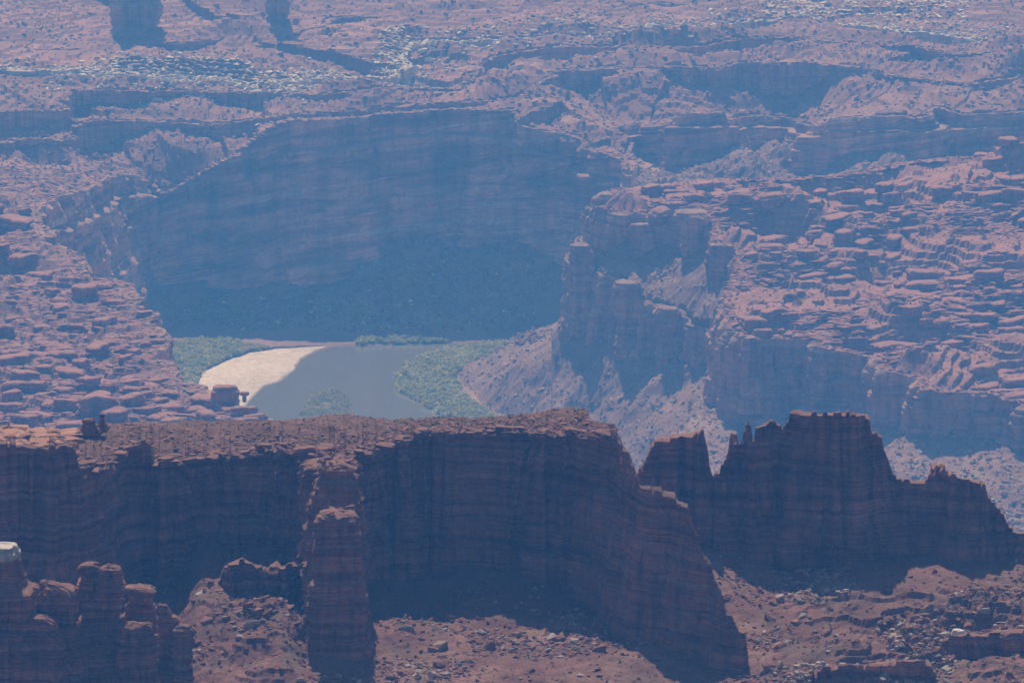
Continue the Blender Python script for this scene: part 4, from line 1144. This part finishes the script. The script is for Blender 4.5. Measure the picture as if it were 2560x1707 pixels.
# canyon talus
vis = keep_floor & (PXf > -20) & (PXf < 2580)
steep = vis & (Zf_ > 4)
stuff('rubble', 'block_grey', pick(P_floor, steep, 15000, None, 71), sizes(15000, 0.35, 1.9, 3.0, 72), 'grey and pink rubble on the canyon slopes', seed=73)
stuff('rubble', 'slab_pink', pick(P_floor, steep, 5000, None, 74), sizes(5000, 0.6, 2.4, 3.0, 75), 'larger slabs on the canyon slopes', seed=76, tilt=0.4)
farw = steep & (PXf > 420) & (PXf < 1340) & (PYf < 862) & (PYf > 560)
stuff('rubble', 'block_white', pick(P_floor, farw, 110, None, 78), sizes(110, 0.8, 2.6, 2.2, 79), 'pale blocks fallen on the shaded slope under the great wall', seed=80)
stuff('rubble', 'block_red', pick(P_floor, farw, 1500, None, 781), sizes(1500, 0.8, 3.4, 2.0, 791), 'dark blocks fallen on the shaded slope under the great wall', seed=801)
stuff('scrub', 'bush_green', pick(P_floor, farw, 500, None, 782), sizes(500, 0.8, 2.4, 2.0, 792), 'shrubs on the shaded slope under the great wall', seed=802)
# near ground
gv = (PYg > 1380) & (PXg > -20)
gw = sstep(0.0, 0.5, noise(P_gr[..., 0] / 18, P_gr[..., 1] / 18, 0, 85) + 0.2)
stuff('rubble', 'block_red', pick(P_gr, gv, 14000, 0.3 + gw, 81), sizes(14000, 0.10, 0.6, 3.0, 82), 'small red stones scattered over the near ground', seed=83)
stuff('rubble', 'slab_red', pick(P_gr, gv, 6000, 0.1 + gw, 84), sizes(6000, 0.15, 1.1, 3.0, 85), 'broken red slabs scattered over the near ground', seed=86)
wg = gw * (sstep(1900, 2050, PXg) * (1 - sstep(2300, 2450, PXg)) + 0.15)
stuff('rubble', 'block_grey', pick(P_gr, gv, 4500, wg, 87), sizes(4500, 0.15, 0.95, 2.4, 88), 'pale rubble in the gully on the right', seed=89)
r = np.random.default_rng(90)
for zone, n, lab, grp in (((480, 800, 1480, 1700), 32, 'boulder on the rubble slope left of the buttress', 'boulders left of the buttress'),
                          ((930, 1560, 1540, 1700), 60, 'boulder on the sunlit ground between buttress and spur', 'boulders between buttress and spur'),
                          ((1880, 2540, 1500, 1700), 80, 'block in the rocky gully below the butte', 'boulders below the butte')):
    z_ = (PXg > zone[0]) & (PXg < zone[1]) & (PYg > zone[2]) & (PYg < zone[3])
    for q in pick(P_gr, z_, n, 0.2 + gw, int(r.integers(1e6))):
        s = 0.6 + 1.3 * r.uniform() ** 2.5
        key = 'block_red' if r.uniform() < 0.7 else 'block_grey'
        f_ = (to_px(q)[0] - zone[0]) / (zone[1] - zone[0])
        lab2 = '%s %s %s, %s' % ('large' if s > 1.3 else ('medium' if s > 0.85 else 'small'), 'dark red' if key == 'block_red' else 'grey', lab, 'left third' if f_ < 0.333 else ('middle third' if f_ < 0.667 else 'right third'))
        k = SETS[key][1]
        tag(single('boulder', k[int(r.integers(len(k)))], (q[0], q[1], q[2] + 0.2 * s), (s * 1.1, s, s * 0.9), (r.normal(0, 0.3), r.normal(0, 0.3), r.uniform(0, 6.28))), lab2, 'boulder', lab2.replace(',', ''))
q = on(P_gr, 2396, 1598)
round_rock('boulder', 2396, 1585, 38, 30, float(q[1]), M_bwhite, 5, 'lone smooth white boulder on the slope at right')
# slabs and stones on top of the near wall
P_ft = P_fin[fnf + 1:fnf + fnt - 2]
PXt, PYt = to_px(P_ft)
kt = (PXt < 1545) & (PXt > -20)
edge_w = np.linspace(1, 0, P_ft.shape[0])[:, None] ** 1.6 * np.ones(P_ft.shape[1])
stuff('rubble', 'slab_red', pick(P_ft, kt, 4200, 0.1 + edge_w, 91), sizes(4200, 0.15, 0.9, 2.5, 92), 'dark slabs broken along the top of the long wall', seed=93, parent=fin, tilt=0.12)
stuff('rubble', 'block_red', pick(P_ft, kt, 1800, 0.3 + edge_w, 94), sizes(1800, 0.1, 0.4, 2.5, 95), 'stones on the top of the long wall', seed=96, parent=fin)
for q in pick(P_ft, kt & (PXt < 200), 46, None, 97):
    s = 1.5 + 1.8 * r.uniform()
    k = SETS['slab_orange'][1]
    single('rock_slab', k[int(r.integers(len(k)))], (q[0], q[1], q[2] + 0.25), (s * 1.4, s, s * 1.1), (r.normal(0, 0.05), r.normal(0, 0.05), r.uniform(0, 6.28)), fin)

P_fr = P_fin[fnf - 1:fnf + 4]
PXr = to_px(P_fr)[0]
for q in pick(P_fr, (PXr > 185) & (PXr < 1540), 150, None, 98):
    s = 0.6 + 1.3 * r.uniform() ** 2
    k = SETS['slab_red' if r.uniform() < 0.6 else 'knob_near'][1]
    single('rock_slab', k[int(r.integers(len(k)))], (q[0], q[1] + 0.3, q[2] + 0.05), (s * 1.3, s, s * (1.0 if len(k) == 6 and k is SETS['slab_red'][1] else 0.45)), (r.normal(0, 0.08), r.normal(0, 0.08), r.uniform(0, 6.28)), fin)

# rubble on the buttress tops
for (xa, xb, y0, y1, pyt, yr, n) in ((800, 888, 921, 935, 1284, 928, 34), (798, 876, 940, 958, 1152, 950, 26)):
    zt = float(at_y(844, pyt, yr)[2])
    for k_ in range(n):
        yy = r.uniform(y0, y1)
        x_ = float(at_y(r.uniform(xa, xb), pyt, yr)[0])
        s = 0.35 + 0.75 * r.uniform() ** 2
        k = SETS['slab_red' if r.uniform() < 0.5 else 'block_red'][1]
        single('rock_slab', k[int(r.integers(len(k)))], (x_, yy, zt + 0.2), (s * 1.3, s, s * 0.8), (r.normal(0, 0.15), r.normal(0, 0.15), r.uniform(0, 6.28)), bt)
# ledges in the gully at lower right
for nm_, ctl_, lab_ in (('rock_ledge', [(2030, 1684, 897, 1681, 2), (2060, 1672, 897, 1668, 2), (2110, 1662, 897, 1657, 2.5), (2160, 1664, 898, 1660, 2), (2230, 1654, 897, 1649, 2.5), (2300, 1652, 896, 1647, 2.5), (2326, 1660, 896, 1656, 2), (2340, 1686, 896, 1683, 2)], 'low dark rock ledge at the bottom right of the view'),
                        ('rock_ledge', [(2350, 1612, 923, 1610, 2), (2372, 1596, 923, 1592, 2), (2420, 1586, 922, 1581, 2.5), (2450, 1590, 922, 1586, 2), (2490, 1580, 921, 1575, 2.5), (2560, 1576, 920, 1571, 2.5), (2680, 1574, 919, 1569, 2.5)], 'dark overhanging ledge near the lone white boulder')):
    ol_, _P, _x, _y = ribbon(nm_, ctl_, 3.0, 358.5, 22, 6, M_near, 480 + len(lab_), batter=0.8, rimnoise=0.3, rough=0.9, butt=0.8)
    tag(ol_, lab_, 'rock ledge')
# balanced blocks at the end of the left bench
q = on(P_plat, 562, 1010)
round_rock('boulder', 562, 984, 76, 50, float(q[1]) - 2, M_bench, 21, 'large rounded block balanced at the end of the left bench above the sandbar')
round_rock('boulder', 611, 984, 26, 12, float(q[1]) - 4, M_bench, 22, 'small flat mushroom cap right of the large balanced block')
round_rock('boulder', 611, 996, 12, 20, float(q[1]) - 4, M_bench, 23, 'thin stem of rock under the small mushroom cap')

# plants
def in_poly(P, poly_px):
    px, py = to_px(P)
    return poly_sdf(px, py, np.array(poly_px, float)) < 0
TH = {'left': [(400, 880), (412, 862), (480, 850), (570, 850), (620, 862), (690, 872), (560, 900), (500, 930), (482, 972), (450, 985), (415, 930)],
      'right': [(985, 945), (1005, 915), (1062, 890), (1150, 868), (1275, 858), (1240, 876), (1165, 912), (1135, 950), (1160, 988), (1200, 1022), (1260, 1052), (1120, 1050), (1040, 1000), (992, 975)],
      'far': [(895, 860), (905, 848), (1000, 844), (1080, 850), (1130, 856)]}
for nm, n, lab in (('left', 1500, 'green tamarisk thicket behind the pale sandbar'), ('right', 2100, 'green thicket along the right bank of the river'), ('far', 260, 'sunlit green bushes on the far bank at the cliff foot')):
    k = in_poly(P_floor, TH[nm]) & (dW > 0.5)
    if k.sum() < 5:
        continue
    Q = pick(P_floor, k, n, None, len(nm) * 7)
    Q[:, :2] += rng.normal(0, 1.0, (n, 2))
    stuff('thicket', 'bush_green', Q, sizes(n, 1.2, 4.0, 2.0, 5), lab, tilt=0.1, sink=0.2, seed=len(nm) * 3)
    m = n // 4
    Q = pick(P_floor, k, m, None, len(nm) * 11)
    stuff('thicket', 'bush_dry', Q, sizes(m, 1.0, 2.3, 1.2, 6), 'dry brush mixed into the ' + lab, tilt=0.1, sink=0.2, seed=len(nm) * 5)
Q = pick(P_isl, di < -1, 700, None, 4)
stuff('thicket', 'bush_dry', Q, sizes(700, 1.0, 2.2, 1.2, 9), 'dry brush covering the island in the river', tilt=0.1, sink=0.2, seed=10)
Q = pick(P_isl, di < -1, 900, None, 3)
stuff('thicket', 'bush_green', Q, sizes(900, 1.1, 2.4, 1.2, 8), 'olive brush covering the island in the river', tilt=0.1, sink=0.2, seed=9)
stuff('scrub', 'tuft', pick(P_bench, keep_bench, 5000, None, 101), sizes(5000, 0.35, 1.1, 2, 102), 'small desert shrubs on the right bench', seed=103)
stuff('scrub', 'tuft', pick(P_plat, keep_plat, 9000, None, 104), sizes(9000, 0.35, 1.2, 2, 105), 'small desert shrubs on the far plateau', seed=106)
stuff('scrub', 'tuft', pick(P_gr, gv, 1600, None, 107), sizes(1600, 0.16, 0.55, 2, 108), 'small desert shrubs on the near ground', seed=109)
stuff('scrub', 'tuft', pick(P_ft, kt, 900, None, 110), sizes(900, 0.16, 0.45, 2, 111), 'small desert shrubs on top of the long wall', seed=112)
stuff('scrub', 'tuft', pick(P_floor, steep, 3000, None, 113), sizes(3000, 0.4, 1.2, 2, 114), 'small desert shrubs on the canyon slopes', seed=115)

# ------------------------------------------------------------------ haze
bm = bmesh.new()
bmesh.ops.create_cube(bm, size=1.0)
for v in bm.verts:
    v.co = ((v.co.x) * 5200, v.co.y * 6700 + 3150, v.co.z * 626 + 307)
me = bpy.data.meshes.new('haze')
bm.to_mesh(me)
bm.free()
mh = bpy.data.materials.new('haze')
mh.use_nodes = True
nt = mh.node_tree
nt.nodes.clear()
out = nt.nodes.new('ShaderNodeOutputMaterial')
pv = nt.nodes.new('ShaderNodeVolumePrincipled')
pv.inputs['Color'].default_value = (*HAZE_COLOR, 1)
pv.inputs['Absorption Color'].default_value = (1, 1, 1, 1)
pv.inputs['Density'].default_value = HAZE_DENSITY
pv.inputs['Anisotropy'].default_value = 0.0
nt.links.new(pv.outputs[0], out.inputs['Volume'])
me.materials.append(mh)
hz = bpy.data.objects.new('haze', me)
C.objects.link(hz)
tag(hz, 'blue summer haze filling the canyon', kind='stuff')
